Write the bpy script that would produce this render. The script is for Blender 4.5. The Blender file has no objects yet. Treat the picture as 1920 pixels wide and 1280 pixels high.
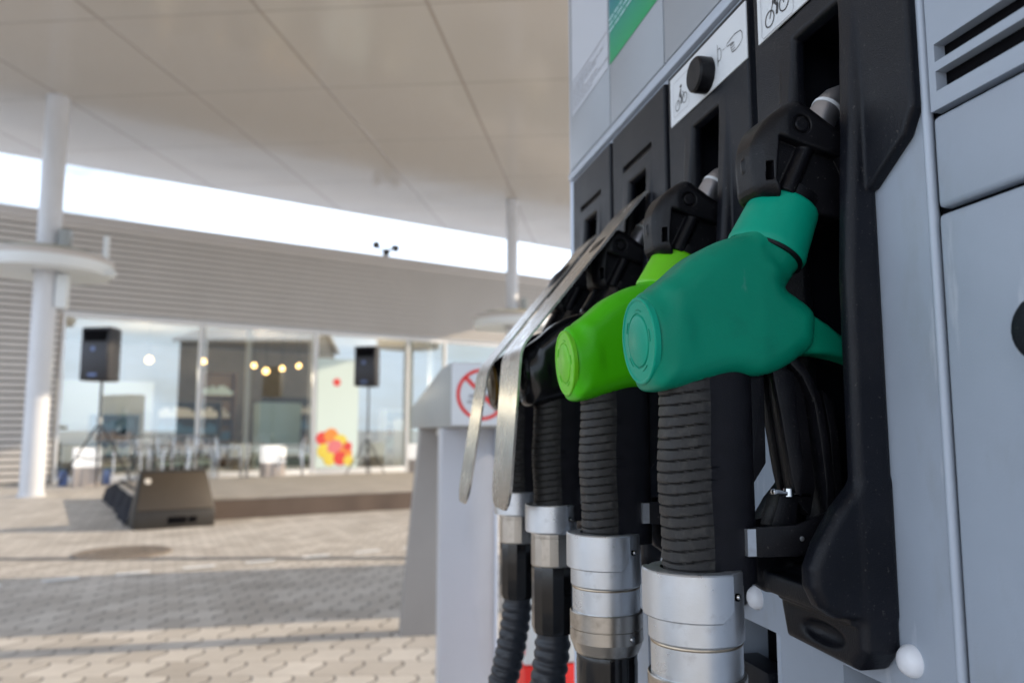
import bpy, bmesh, math, random
import numpy as np
from mathutils import Vector, Matrix
random.seed(7)
R = math.radians
scene = bpy.context.scene
COL = scene.collection
PI = math.pi

# ------------------------------------------------------------------ materials
def mat(name, col, rough=.5, metal=0., spec=.5, coat=0., var=0., vscale=20., bump=0., bscale=200., coords='Object', sss=0., rvar=0.):
    m = bpy.data.materials.new(name); m.use_nodes = True
    nt = m.node_tree; b = nt.nodes['Principled BSDF']
    b.inputs['Base Color'].default_value = (*col, 1)
    b.inputs['Roughness'].default_value = rough
    b.inputs['Metallic'].default_value = metal
    b.inputs['Specular IOR Level'].default_value = spec
    b.inputs['Coat Weight'].default_value = coat
    if sss:
        b.inputs['Subsurface Weight'].default_value = sss
        b.inputs['Subsurface Radius'].default_value = (.004, .004, .004)
    tc = nt.nodes.new('ShaderNodeTexCoord')
    if var or rvar:
        n = nt.nodes.new('ShaderNodeTexNoise'); n.inputs['Scale'].default_value = vscale
        n.inputs['Detail'].default_value = 6; n.inputs['Roughness'].default_value = .65
        nt.links.new(tc.outputs[coords], n.inputs['Vector'])
        if var:
            r = nt.nodes.new('ShaderNodeValToRGB')
            r.color_ramp.elements[0].position = .3; r.color_ramp.elements[1].position = .7
            r.color_ramp.elements[0].color = (*[c * (1 - var) for c in col], 1)
            r.color_ramp.elements[1].color = (*[min(1, c * (1 + var)) for c in col], 1)
            nt.links.new(n.outputs['Fac'], r.inputs['Fac']); nt.links.new(r.outputs['Color'], b.inputs['Base Color'])
        if rvar:
            mr = nt.nodes.new('ShaderNodeMapRange')
            mr.inputs['From Min'].default_value = .3; mr.inputs['From Max'].default_value = .7
            mr.inputs['To Min'].default_value = max(0, rough - rvar); mr.inputs['To Max'].default_value = min(1, rough + rvar)
            nt.links.new(n.outputs['Fac'], mr.inputs['Value']); nt.links.new(mr.outputs['Result'], b.inputs['Roughness'])
    if bump:
        n2 = nt.nodes.new('ShaderNodeTexNoise'); n2.inputs['Scale'].default_value = bscale; n2.inputs['Detail'].default_value = 3
        nt.links.new(tc.outputs[coords], n2.inputs['Vector'])
        bp = nt.nodes.new('ShaderNodeBump'); bp.inputs['Strength'].default_value = bump; bp.inputs['Distance'].default_value = .001
        nt.links.new(n2.outputs['Fac'], bp.inputs['Height']); nt.links.new(bp.outputs['Normal'], b.inputs['Normal'])
    return m

def emis(name, col, s):
    m = bpy.data.materials.new(name); m.use_nodes = True
    b = m.node_tree.nodes['Principled BSDF']
    b.inputs['Base Color'].default_value = (*col, 1); b.inputs['Emission Color'].default_value = (*col, 1)
    b.inputs['Emission Strength'].default_value = s
    return m

M = {}
M['paint'] = mat('silver_paint', (.335, .385, .46), .40, .0, .5, 0, .05, 9, .10, 700, rvar=.08)
M['paint2'] = mat('silver_paint_light', (.42, .475, .56), .36, 0, .5, 0, .03, 7, .05, 500)
M['display'] = mat('display_film', (.31, .34, .38), .35, 0, .5, 0, .03, 5)
M['trimlight'] = mat('light_trim', (.55, .62, .74), .3)
M['black'] = mat('black_plastic', (.005, .006, .010), .36, 0, .22, 0, .25, 15, .35, 900, rvar=.06)
M['blackn'] = mat('black_nozzle_plastic', (.005, .005, .007), .38, 0, .22, 0, .3, 30, .25, 900, rvar=.08)
M['rubber'] = mat('grip_rubber', (.006, .006, .009), .45, 0, .22, 0, .3, 60, .3, 1500, rvar=.1)
M['gloss'] = mat('gloss_black', (.006, .006, .007), .12, 0, .5)
M['hose'] = mat('hose_rubber', (.014, .017, .024), .45, 0, .5)
M['teal'] = mat('teal_vinyl', (.001, .215, .130), .38, 0, .18, 0, .06, 25, .12, 500, rvar=.06)
M['teal2'] = mat('teal_vinyl_light', (.001, .295, .19), .38, 0, .2, 0, .05, 25, .10, 500)  # lighter sleeve vinyl; light on its upward side is also in this colour
M['green'] = mat('lime_vinyl', (.055, .43, .001), .38, 0, .25, 0, .05, 25, .10, 500, rvar=.06)
M['green2'] = mat('lime_vinyl_light', (.13, .52, .004), .38, 0, .5, 0, .05, 25)
M['bcover'] = mat('black_vinyl', (.006, .006, .007), .22, 0, .5, 0, .2, 25)
M['ochre'] = mat('ochre_cap', (.16, .085, .006), .3)
M['alu'] = mat('brushed_aluminium', (.62, .65, .69), .33, .85, .5, 0, .05, 40, .08, 1200, rvar=.08)
M['steel'] = mat('steel_ring', (.50, .47, .43), .28, 1., .5, 0, .08, 50, .05, 900)
M['gold'] = mat('brass_ring', (.42, .34, .25), .3, 1.)
M['spout'] = mat('spout_aluminium', (.42, .42, .45), .38, .85, .5, 0, .1, 60, .1, 900)
M['guard'] = mat('stainless_guard', (.66, .64, .61), .24, .95, .5, 0, .06, 30, .06, 300, rvar=.08)
M['white'] = mat('white_plate', (.68, .72, .76), .35, 0, .5, 0, .02, 6)
M['cap'] = mat('white_cap', (.78, .80, .85), .35, 0, .5, 0, .03, 90)
M['ink'] = mat('black_ink', (.03, .03, .035), .5)
M['greyink'] = mat('grey_ink', (.33, .34, .37), .5)
M['paleink'] = mat('pale_ink', (.45, .68, .72), .5)
M['notice'] = mat('notice_film', (.54, .58, .65), .35)
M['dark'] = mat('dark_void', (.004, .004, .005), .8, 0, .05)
M['ceil'] = mat('canopy_white', (.62, .60, .575), .25)
M['column'] = mat('column_paint', (.66, .68, .72), .4, 0, .5, 0, .04, 2)
M['kiosk'] = mat('kiosk_grey', (.34, .36, .36), .38, 0, .5, 0, .03, 3)
M['kioskp'] = mat('kiosk_pale', (.48, .50, .55), .42, 0, .5, 0, .04, 2)
M['kioskd'] = mat('kiosk_leg', (.30, .285, .275), .5, 0, .5, 0, .06, 2)
M['red'] = mat('sign_red', (.75, .02, .012), .4)
M['siding'] = mat('siding_metal', (.60, .57, .54), .42, .0, .5, 0, .05, .8)
M['fascia'] = mat('roof_fascia', (.54, .51, .49), .4)
M['frame'] = mat('window_frame', (.75, .76, .77), .35)
M['wallin'] = mat('interior_wall', (.36, .31, .26), .7, 0, .4, 0, .2, .9)
M['floorin'] = mat('interior_floor', (.2, .19, .17), .4)
M['darkin'] = mat('interior_dark', (.05, .05, .055), .5)
M['bluein'] = mat('interior_blue', (.05, .14, .24), .5)
M['brownin'] = mat('interior_brown', (.22, .13, .07), .5)
M['counter'] = mat('counter_pale', (.48, .60, .60), .4)
M['whitein'] = mat('interior_white', (.62, .66, .66), .5)
M['lamp'] = emis('warm_lamp', (1., .60, .22), 9.)
M['spk'] = mat('speaker_black', (.022, .022, .026), .5, 0, .4, 0, .2, 8)
M['grille'] = mat('speaker_grille', (.03, .03, .035), .4, .3, .5, 0, .3, 60)
M['mong'] = mat('monitor_grille', (.055, .041, .027), .5, .1, .5, 0, .15, 60, .5, 250)
M['monb'] = mat('monitor_body', (.03, .026, .022), .5, 0, .4, 0, .15, 9)
M['badge'] = mat('badge_blue', (.12, .18, .38), .3)
M['badgew'] = mat('badge_pale', (.6, .56, .5), .4)
M['cloth'] = mat('black_cloth', (.02, .022, .03), .85, 0, .2, 0, .3, 6)
M['skirt'] = mat('brown_skirt', (.125, .095, .078), .85, 0, .2, 0, .08, 6)
M['stage'] = mat('stage_top', (.40, .36, .31), .7, 0, .3, 0, .15, 3)
M['chrome'] = mat('chrome_tube', (.52, .53, .54), .14, 1.)
M['boll'] = mat('bollard_stone', (.46, .41, .38), .7, 0, .3, 0, .08, 6)
M['bollw'] = emis('bollard_white_glow', (.92, .90, .86), .55)  # glow put into the white heads to give them sunlit brightness
M['lampw'] = mat('column_lamp_white', (.74, .78, .80), .35)
M['lampt'] = mat('column_lamp_top', (.42, .41, .33), .5)
M['iron'] = mat('cast_iron', (.24, .20, .165), .6, .2, .5, 0, .3, 20, .6, 40)
M['mark'] = mat('white_paver', (.88, .90, .92), .7, 0, .3, 0, .1, 15)
M['drain'] = mat('drain_concrete', (.14, .145, .16), .7, 0, .3, 0, .15, 8)
M['post_r'] = mat('poster_red', (.72, .06, .05), .5)
M['post_o'] = mat('poster_orange', (.8, .28, .05), .5)
M['post_y'] = mat('poster_yellow', (.78, .62, .08), .5)
M['post_p'] = mat('poster_pink', (.75, .20, .22), .5)
M['post'] = mat('poster_film', (.66, .78, .74), .4)

def grad_mat(name, stops, axis='Z', lo=0, hi=1, rough=.35):
    m = bpy.data.materials.new(name); m.use_nodes = True; nt = m.node_tree; b = nt.nodes['Principled BSDF']
    b.inputs['Roughness'].default_value = rough
    tc = nt.nodes.new('ShaderNodeTexCoord'); sx = nt.nodes.new('ShaderNodeSeparateXYZ')
    nt.links.new(tc.outputs['Object'], sx.inputs[0])
    mr = nt.nodes.new('ShaderNodeMapRange'); mr.inputs['From Min'].default_value = lo; mr.inputs['From Max'].default_value = hi
    nt.links.new(sx.outputs[axis], mr.inputs['Value'])
    cr = nt.nodes.new('ShaderNodeValToRGB'); e = cr.color_ramp.elements
    e[0].position, e[0].color = stops[0][0], (*stops[0][1], 1); e[1].position, e[1].color = stops[-1][0], (*stops[-1][1], 1)
    for p, c in stops[1:-1]:
        q = e.new(p); q.color = (*c, 1)
    nt.links.new(mr.outputs['Result'], cr.inputs['Fac']); nt.links.new(cr.outputs['Color'], b.inputs['Base Color'])
    return m
# printed colour change on the fuel label: green below, blue above
M['label'] = grad_mat('fuel_label_green', [(0, (.0, .33, .12)), (.45, (.0, .26, .20)), (1, (.02, .16, .30))], 'Z', 1.487, 1.60)

def glass_mat():
    m = bpy.data.materials.new('shop_glass'); m.use_nodes = True; nt = m.node_tree
    nt.nodes.clear()
    o = nt.nodes.new('ShaderNodeOutputMaterial'); mx = nt.nodes.new('ShaderNodeMixShader')
    t = nt.nodes.new('ShaderNodeBsdfTransparent'); t.inputs[0].default_value = (.80, .88, .87, 1)
    g = nt.nodes.new('ShaderNodeBsdfGlossy'); g.inputs['Roughness'].default_value = .0; g.inputs['Color'].default_value = (.93, 1, .99, 1)
    f = nt.nodes.new('ShaderNodeLayerWeight'); f.inputs['Blend'].default_value = .25
    mr = nt.nodes.new('ShaderNodeMapRange'); mr.inputs['To Min'].default_value = .34; mr.inputs['To Max'].default_value = 1
    nt.links.new(f.outputs['Fresnel'], mr.inputs['Value']); nt.links.new(mr.outputs['Result'], mx.inputs[0])
    nt.links.new(t.outputs[0], mx.inputs[1]); nt.links.new(g.outputs[0], mx.inputs[2]); nt.links.new(mx.outputs[0], o.inputs[0])
    return m
M['glass'] = glass_mat()
def weather(m, col, lo, hi, scale, amt, stretch=(1,1,1), detail=8):
    nt = m.node_tree; b = nt.nodes['Principled BSDF']; L = nt.links.new
    tc = nt.nodes.new('ShaderNodeTexCoord'); mp = nt.nodes.new('ShaderNodeMapping'); mp.inputs['Scale'].default_value = stretch; L(tc.outputs['Object'], mp.inputs[0])
    n = nt.nodes.new('ShaderNodeTexNoise'); n.inputs['Scale'].default_value = scale; n.inputs['Detail'].default_value = detail; n.inputs['Roughness'].default_value = .6; L(mp.outputs[0], n.inputs['Vector'])
    r = nt.nodes.new('ShaderNodeMapRange'); r.inputs['From Min'].default_value = lo; r.inputs['From Max'].default_value = hi; r.inputs['To Max'].default_value = amt; L(n.outputs['Fac'], r.inputs['Value'])
    mx = nt.nodes.new('ShaderNodeMix'); mx.data_type = 'RGBA'; mx.inputs['B'].default_value = (*col, 1); L(r.outputs[0], mx.inputs['Factor'])
    i = b.inputs['Base Color']
    if i.links: L(i.links[0].from_socket, mx.inputs['A'])
    else: mx.inputs['A'].default_value = i.default_value
    L(mx.outputs['Result'], i)
weather(M['paint'], (.24,.25,.25), .54, .72, 9, .55, (1,1.4,.6)); weather(M['paint'], (.62,.66,.72), .62, .70, 60, .35, (1,1,.15))
for k in ('black','blackn'):
    weather(M[k], (.10,.095,.09), .66, .74, 420, .5, detail=2); weather(M[k], (.018,.018,.021), .5, .75, 14, .5)
M['rib'] = mat('worn_lit_rubber', (.024,.023,.023), .5, 0, .3, 0, .2, 60, .3, 1500, rvar=.1); weather(M['rib'], (.06,.057,.052), .5, .72, 140, .7)  # worn dusty ribs; light falling on the left side is in the grey too
weather(M['teal'], (.001,.07,.05), .55, .75, 22, .5); weather(M['teal'], (.10,.28,.24), .66, .74, 160, .35, (1,1,.3))
weather(M['green'], (.03,.22,.001), .55, .75, 22, .5)
weather(M['alu'], (.30,.30,.31), .55, .72, 45, .6); weather(M['steel'], (.22,.19,.16), .52, .70, 50, .6)
weather(M['kioskp'], (.30,.31,.33), .5, .75, 3, .5, (1,1,.4)); weather(M['kiosk'], (.26,.27,.27), .5, .75, 4, .4); weather(M['column'], (.42,.42,.43), .5, .75, 2, .4, (1,1,.3))

# ------------------------------------------------------------------ mesh tools
class MB:
    def __init__(s): s.bm = bmesh.new()
    def faces(s, pts, fs):
        v = [s.bm.verts.new(p) for p in pts]
        for f in fs:
            try: s.bm.faces.new([v[i] for i in f])
            except ValueError: pass
        return v
    def box(s, x0, x1, y0, y1, z0, z1, bev=0, seg=2):
        v = s.faces([(x0,y0,z0),(x1,y0,z0),(x1,y1,z0),(x0,y1,z0),(x0,y0,z1),(x1,y0,z1),(x1,y1,z1),(x0,y1,z1)],
                [(0,3,2,1),(4,5,6,7),(0,1,5,4),(1,2,6,5),(2,3,7,6),(3,0,4,7)])
        if bev: s.bevel(v, bev, seg)
        return v
    def bevel(s, verts, w, seg=2, ang=25):
        s.bm.normal_update()
        vs = set(verts); es = [e for e in s.bm.edges if e.verts[0] in vs and e.verts[1] in vs and len(e.link_faces) == 2 and e.calc_face_angle(0) > R(ang)]
        bmesh.ops.bevel(s.bm, geom=es, offset=w, segments=seg, profile=.5, affect='EDGES', clamp_overlap=True)
    def prism(s, poly, a, b, axis='y', bev=0, seg=2):
        # poly in the two other axes in cyclic-friendly order: axis y -> (x,z); axis x -> (y,z); axis z -> (x,y)
        def P(p, t):
            return (p[0], t, p[1]) if axis == 'y' else (t, p[0], p[1]) if axis == 'x' else (p[0], p[1], t)
        n = len(poly)
        v = s.faces([P(p, a) for p in poly] + [P(p, b) for p in poly],
                    [tuple(range(n)), tuple(range(2*n-1, n-1, -1))] + [(i, i+n, (i+1) % n + n, (i+1) % n) for i in range(n)])
        if bev: s.bevel(v, bev, seg)
        return v
    def tube(s, path, r, n=12, cap=True, closed=False):
        path = [Vector(p) for p in path]; m = len(path)
        rs = r if hasattr(r, '__len__') else [r] * m
        T = []
        for i in range(m):
            a = path[(i-1) % m] if (closed or i > 0) else path[i]; b = path[(i+1) % m] if (closed or i < m-1) else path[i]
            T.append((b - a).normalized())
        u = T[0].orthogonal().normalized(); rings = []
        for i in range(m):
            u = (u - T[i] * u.dot(T[i])).normalized(); w = T[i].cross(u)
            rings.append([s.bm.verts.new(path[i] + (u * math.cos(2*PI*k/n) + w * math.sin(2*PI*k/n)) * rs[i]) for k in range(n)])
        for i in range(m if closed else m-1):
            A, B = rings[i], rings[(i+1) % m]
            for k in range(n): s.bm.faces.new((A[k], A[(k+1) % n], B[(k+1) % n], B[k]))
        if cap and not closed:
            s.bm.faces.new(rings[0][::-1]); s.bm.faces.new(rings[-1])
        return rings
    def lathe(s, prof, o=(0,0,0), ax=(0,0,1), n=48):
        ax = Vector(ax).normalized(); o = Vector(o); u = ax.orthogonal().normalized(); w = ax.cross(u); rings = []
        for r, t in prof:
            if r < 1e-6: rings.append([s.bm.verts.new(o + ax*t)])
            else: rings.append([s.bm.verts.new(o + ax*t + (u*math.cos(2*PI*k/n) + w*math.sin(2*PI*k/n))*r) for k in range(n)])
        for A, B in zip(rings, rings[1:]):
            if len(A) == 1 and len(B) == 1: continue
            for k in range(n):
                k2 = (k+1) % n
                if len(A) == 1: s.bm.faces.new((A[0], B[k2], B[k]))
                elif len(B) == 1: s.bm.faces.new((A[k], A[k2], B[0]))
                else: s.bm.faces.new((A[k], A[k2], B[k2], B[k]))
    def ribbon(s, pts, w, x, closed=False):
        # flat stroke in the plane X = x, pts (y,z)
        m = len(pts); P = [Vector(p) for p in pts]; L = []; Rr = []
        for i in range(m):
            a = P[(i-1) % m] if (closed or i > 0) else P[i]; b = P[(i+1) % m] if (closed or i < m-1) else P[i]
            t = (b-a).normalized(); nn = Vector((-t.y, t.x)) * w/2
            L.append(s.bm.verts.new((x, *(P[i]+nn)))); Rr.append(s.bm.verts.new((x, *(P[i]-nn))))
        for i in range(m if closed else m-1):
            j = (i+1) % m; s.bm.faces.new((L[i], L[j], Rr[j], Rr[i]))
    def build(s, name, m, parent=None, smooth=35, loc=None):
        bmesh.ops.recalc_face_normals(s.bm, faces=s.bm.faces)
        me = bpy.data.meshes.new(name); s.bm.to_mesh(me); s.bm.free()
        me.materials.append(m)
        if smooth:
            me.polygons.foreach_set('use_smooth', [True]*len(me.polygons)); me.set_sharp_from_angle(angle=R(smooth))
        return link(name, me, parent, loc)

def link(name, me, parent=None, loc=None):
    o = bpy.data.objects.new(name, me); COL.objects.link(o)
    if parent: o.parent = parent
    if loc: o.location = loc
    return o
def tag(o, label=None, cat=None, group=None, kind=None):
    if label: o['label'] = label
    if cat: o['category'] = cat
    if group: o['group'] = group
    if kind: o['kind'] = kind
    return o
def thing(name, label, cat, loc=(0,0,0), rz=0, group=None):
    o = bpy.data.objects.new(name, None); COL.objects.link(o); o.location = loc; o.rotation_euler = (0,0,rz)
    o.empty_display_size = .1
    return tag(o, label, cat, group)
def kids(o): return [c for c in o.children]
def copy_tree(o, parent=None):
    c = o.copy(); COL.objects.link(c); c.parent = parent
    for ch in kids(o): copy_tree(ch, c)
    return c

# ------------------------------------------------------------------ signed distance modelling
def smin(a, b, k):
    h = np.clip(.5 + .5*(b-a)/k, 0, 1); return b*(1-h) + a*h - k*h*(1-h)
def smax(a, b, k): return -smin(-a, -b, k)
def rcone(X, Y, Z, a, b, r1, r2):
    bx, by, bz = b[0]-a[0], b[1]-a[1], b[2]-a[2]; l2 = bx*bx+by*by+bz*bz
    t = np.clip(((X-a[0])*bx+(Y-a[1])*by+(Z-a[2])*bz)/l2, 0, 1)
    return np.sqrt((X-a[0]-t*bx)**2+(Y-a[1]-t*by)**2+(Z-a[2]-t*bz)**2) - (r1+(r2-r1)*t)
def ccyl(X, Y, Z, a, b, r, rnd=.002):
    ax = Vector(b)-Vector(a); L = ax.length; ax = ax/L
    px, py, pz = X-a[0], Y-a[1], Z-a[2]; t = px*ax.x+py*ax.y+pz*ax.z
    rad = np.sqrt(np.maximum(px*px+py*py+pz*pz-t*t, 0))
    dr, dt = rad-r+rnd, np.abs(t-L/2)-L/2+rnd
    return np.minimum(np.maximum(dr, dt), 0)+np.sqrt(np.maximum(dr, 0)**2+np.maximum(dt, 0)**2)-rnd
def poly2(U, V, pts):
    d = np.full(np.shape(U), 1e9, dtype=np.float32); sgn = np.ones(np.shape(U), dtype=np.float32); n = len(pts)
    for i in range(n):
        a, b = pts[i], pts[i-1]; ex, ey = b[0]-a[0], b[1]-a[1]; wx, wy = U-a[0], V-a[1]
        t = np.clip((wx*ex+wy*ey)/(ex*ex+ey*ey), 0, 1)
        d = np.minimum(d, (wx-ex*t)**2+(wy-ey*t)**2)
        c1 = V >= a[1]; c2 = V < b[1]; c3 = ex*wy > ey*wx
        sgn = np.where((c1 & c2 & c3) | (~c1 & ~c2 & ~c3), -sgn, sgn)
    return sgn*np.sqrt(d)
def extr(d2, w, rnd=0):
    a, b = d2+rnd, w+rnd
    return np.minimum(np.maximum(a, b), 0)+np.sqrt(np.maximum(a, 0)**2+np.maximum(b, 0)**2)-rnd
def sbox(X, Y, Z, c, h, rnd=.002):
    qx, qy, qz = np.abs(X-c[0])-h[0]+rnd, np.abs(Y-c[1])-h[1]+rnd, np.abs(Z-c[2])-h[2]+rnd
    return np.sqrt(np.maximum(qx,0)**2+np.maximum(qy,0)**2+np.maximum(qz,0)**2)+np.minimum(np.maximum(qx,np.maximum(qy,qz)),0)-rnd

def sdf_mesh(name, fn, lo, hi, h, m, scale=1., off=(0,0,0), relax=0):
    ax = [np.arange(lo[i], hi[i]+h, h, dtype=np.float32) for i in range(3)]
    # evaluate in slabs to bound memory
    nx = len(ax[0]); F = np.empty((nx, len(ax[1]), len(ax[2])), np.float32)
    Y, Z = np.meshgrid(ax[1], ax[2], indexing='ij')
    for i0 in range(0, nx, 16):
        xs = ax[0][i0:i0+16][:, None, None]
        F[i0:i0+16] = fn(xs+0*Y[None], Y[None]+0*xs, Z[None]+0*xs)
    F[np.abs(F) < 1e-7] = 1e-7
    S = F < 0; c = np.zeros(tuple(k-1 for k in F.shape), np.int8)
    for a in (0,1):
        for b in (0,1):
            for d in (0,1): c += S[a:a+c.shape[0], b:b+c.shape[1], d:d+c.shape[2]]
    idx = np.argwhere((c > 0) & (c < 8)); n = len(idx)
    acc = np.zeros((n,3)); cnt = np.zeros(n)
    cor = [(a,b,d) for a in (0,1) for b in (0,1) for d in (0,1)]
    for p in cor:
        for k in range(3):
            if p[k]: continue
            q = list(p); q[k] = 1
            fa = F[idx[:,0]+p[0], idx[:,1]+p[1], idx[:,2]+p[2]]; fb = F[idx[:,0]+q[0], idx[:,1]+q[1], idx[:,2]+q[2]]
            cr = (fa < 0) != (fb < 0); t = np.where(cr, fa/np.where(cr, fa-fb, 1), 0)
            pt = idx+np.array(p); pt = pt.astype(float); pt[:,k] += t
            acc += pt*cr[:,None]; cnt += cr
    V = acc/cnt[:,None]*h+np.array(lo)
    for _ in range(2):
        e = h*.3; f0 = fn(V[:,0], V[:,1], V[:,2]); g = np.empty_like(V)
        for k in range(3):
            W = V.copy(); W[:,k] += e; W2 = V.copy(); W2[:,k] -= e
            g[:,k] = (fn(W[:,0],W[:,1],W[:,2])-fn(W2[:,0],W2[:,1],W2[:,2]))/(2*e)
        g2 = np.maximum((g*g).sum(1), .2)
        st = f0[:,None]*g/g2[:,None]; ln = np.sqrt((st**2).sum(1)); st *= (np.minimum(ln, h*.5)/np.maximum(ln, 1e-9))[:,None]
        V -= st
    ids = np.full(c.shape, -1, np.int64); ids[idx[:,0], idx[:,1], idx[:,2]] = np.arange(n)
    Q = []
    for k in range(3):
        a, b = [(1,2),(2,0),(0,1)][k]
        sl0 = [slice(None)]*3; sl1 = [slice(None)]*3; sl0[k] = slice(0,-1); sl1[k] = slice(1,None)
        s0, s1 = S[tuple(sl0)], S[tuple(sl1)]; E = np.argwhere(s0 != s1)
        E = E[(E[:,a] > 0) & (E[:,b] > 0) & (E[:,a] < F.shape[a]-1) & (E[:,b] < F.shape[b]-1)]
        ins = s0[E[:,0],E[:,1],E[:,2]]
        def cell(da, db):
            T = E.copy(); T[:,a] -= da; T[:,b] -= db; return ids[T[:,0],T[:,1],T[:,2]]
        q = np.stack([cell(1,1), cell(0,1), cell(0,0), cell(1,0)], 1)
        q[~ins] = q[~ins][:, ::-1]; Q.append(q)
    Q = np.concatenate(Q)
    if relax:
        e0 = np.concatenate([Q[:,0],Q[:,1],Q[:,2],Q[:,3]]); e1 = np.concatenate([Q[:,1],Q[:,2],Q[:,3],Q[:,0]])
        deg = np.bincount(e0, minlength=n)+np.bincount(e1, minlength=n)
        for it in range(relax):
            lam = .5 if it % 2 == 0 else -.48
            A_ = np.stack([np.bincount(e0, V[e1,k], n)+np.bincount(e1, V[e0,k], n) for k in range(3)], 1)/deg[:,None]
            V = V+lam*(A_-V)
    V = (V*scale+np.array(off)).astype(np.float32)
    me = bpy.data.meshes.new(name); me.vertices.add(n); me.vertices.foreach_set('co', V.ravel())
    me.loops.add(len(Q)*4); me.loops.foreach_set('vertex_index', Q.ravel().astype(np.int32))
    me.polygons.add(len(Q)); me.polygons.foreach_set('loop_start', np.arange(len(Q), dtype=np.int32)*4)
    me.polygons.foreach_set('use_smooth', np.ones(len(Q), bool)); me.update(calc_edges=True); me.validate()
    me.materials.append(m)
    return me

# ------------------------------------------------------------------ camera (1 m above the paving, aimed along the row of nozzles)
F_PX, VX, VY = 1450., 650., 805.
pitch = math.atan((VY-640)/F_PX); yaw = math.atan((960-VX)/F_PX)
cam = bpy.data.cameras.new('camera'); co = bpy.data.objects.new('camera', cam); COL.objects.link(co)
co.location = (0,0,1); co.rotation_euler = (PI/2+pitch, 0, -yaw)
cam.sensor_width = 36; cam.lens = 36*F_PX/1920; cam.clip_start = .02; cam.clip_end = 2000
cam.dof.use_dof = True; cam.dof.focus_distance = .55; cam.dof.aperture_fstop = 6.5; cam.dof.aperture_blades = 0
scene.camera = co

# ------------------------------------------------------------------ light
SUN_H, SUN_E = R(90), R(20)
S = Vector((math.cos(SUN_E)*math.sin(SUN_H), math.cos(SUN_E)*math.cos(SUN_H), math.sin(SUN_E)))
sl = bpy.data.lights.new('sun', 'SUN'); sl.energy = 5.0; sl.angle = R(.5); sl.color = (1., .82, .60)
so = bpy.data.objects.new('sun', sl); COL.objects.link(so); so.rotation_euler = S.to_track_quat('Z','Y').to_euler()
w = bpy.data.worlds.new('World'); scene.world = w; w.use_nodes = True
nt = w.node_tree; bg = nt.nodes['Background']
sky = nt.nodes.new('ShaderNodeTexSky'); sky.sky_type = 'NISHITA'; sky.sun_disc = False
sky.sun_elevation = SUN_E; sky.sun_rotation = SUN_H; sky.air_density = 1.; sky.dust_density = 1.5; sky.ozone_density = 1.
tc = nt.nodes.new('ShaderNodeTexCoord'); mp = nt.nodes.new('ShaderNodeMapping'); mp.inputs['Scale'].default_value = (1,1,3.2)
no = nt.nodes.new('ShaderNodeTexNoise'); no.inputs['Scale'].default_value = 2.3; no.inputs['Detail'].default_value = 7; no.inputs['Roughness'].default_value = .55
cr = nt.nodes.new('ShaderNodeValToRGB'); cr.color_ramp.elements[0].position = .36; cr.color_ramp.elements[1].position = .55
mx = nt.nodes.new('ShaderNodeMix'); mx.data_type = 'RGBA'
mx.inputs['B'].default_value = (13, 15.2, 18.6, 1)      # sunlit thin cloud, in the sky's own units
nt.links.new(tc.outputs['Generated'], mp.inputs[0]); nt.links.new(mp.outputs[0], no.inputs['Vector']); nt.links.new(no.outputs['Fac'], cr.inputs['Fac'])
nt.links.new(cr.outputs['Color'], mx.inputs['Factor']); nt.links.new(sky.outputs[0], mx.inputs['A']); 
sz = nt.nodes.new('ShaderNodeSeparateXYZ'); nt.links.new(tc.outputs['Generated'], sz.inputs[0])
hz = nt.nodes.new('ShaderNodeMapRange'); hz.inputs['From Min'].default_value = .0; hz.inputs['From Max'].default_value = .42; hz.inputs['To Min'].default_value = .6; hz.inputs['To Max'].default_value = 0
nt.links.new(sz.outputs['Z'], hz.inputs['Value'])
m2 = nt.nodes.new('ShaderNodeMix'); m2.data_type = 'RGBA'; m2.inputs['B'].default_value = (10.5, 11.4, 12.4, 1)
nt.links.new(hz.outputs[0], m2.inputs['Factor']); nt.links.new(mx.outputs['Result'], m2.inputs['A']); nt.links.new(m2.outputs['Result'], bg.inputs['Color'])
bg.inputs['Strength'].default_value = .15
scene.view_settings.view_transform = 'Standard'; scene.view_settings.look = 'None'; scene.view_settings.exposure = 0

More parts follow.
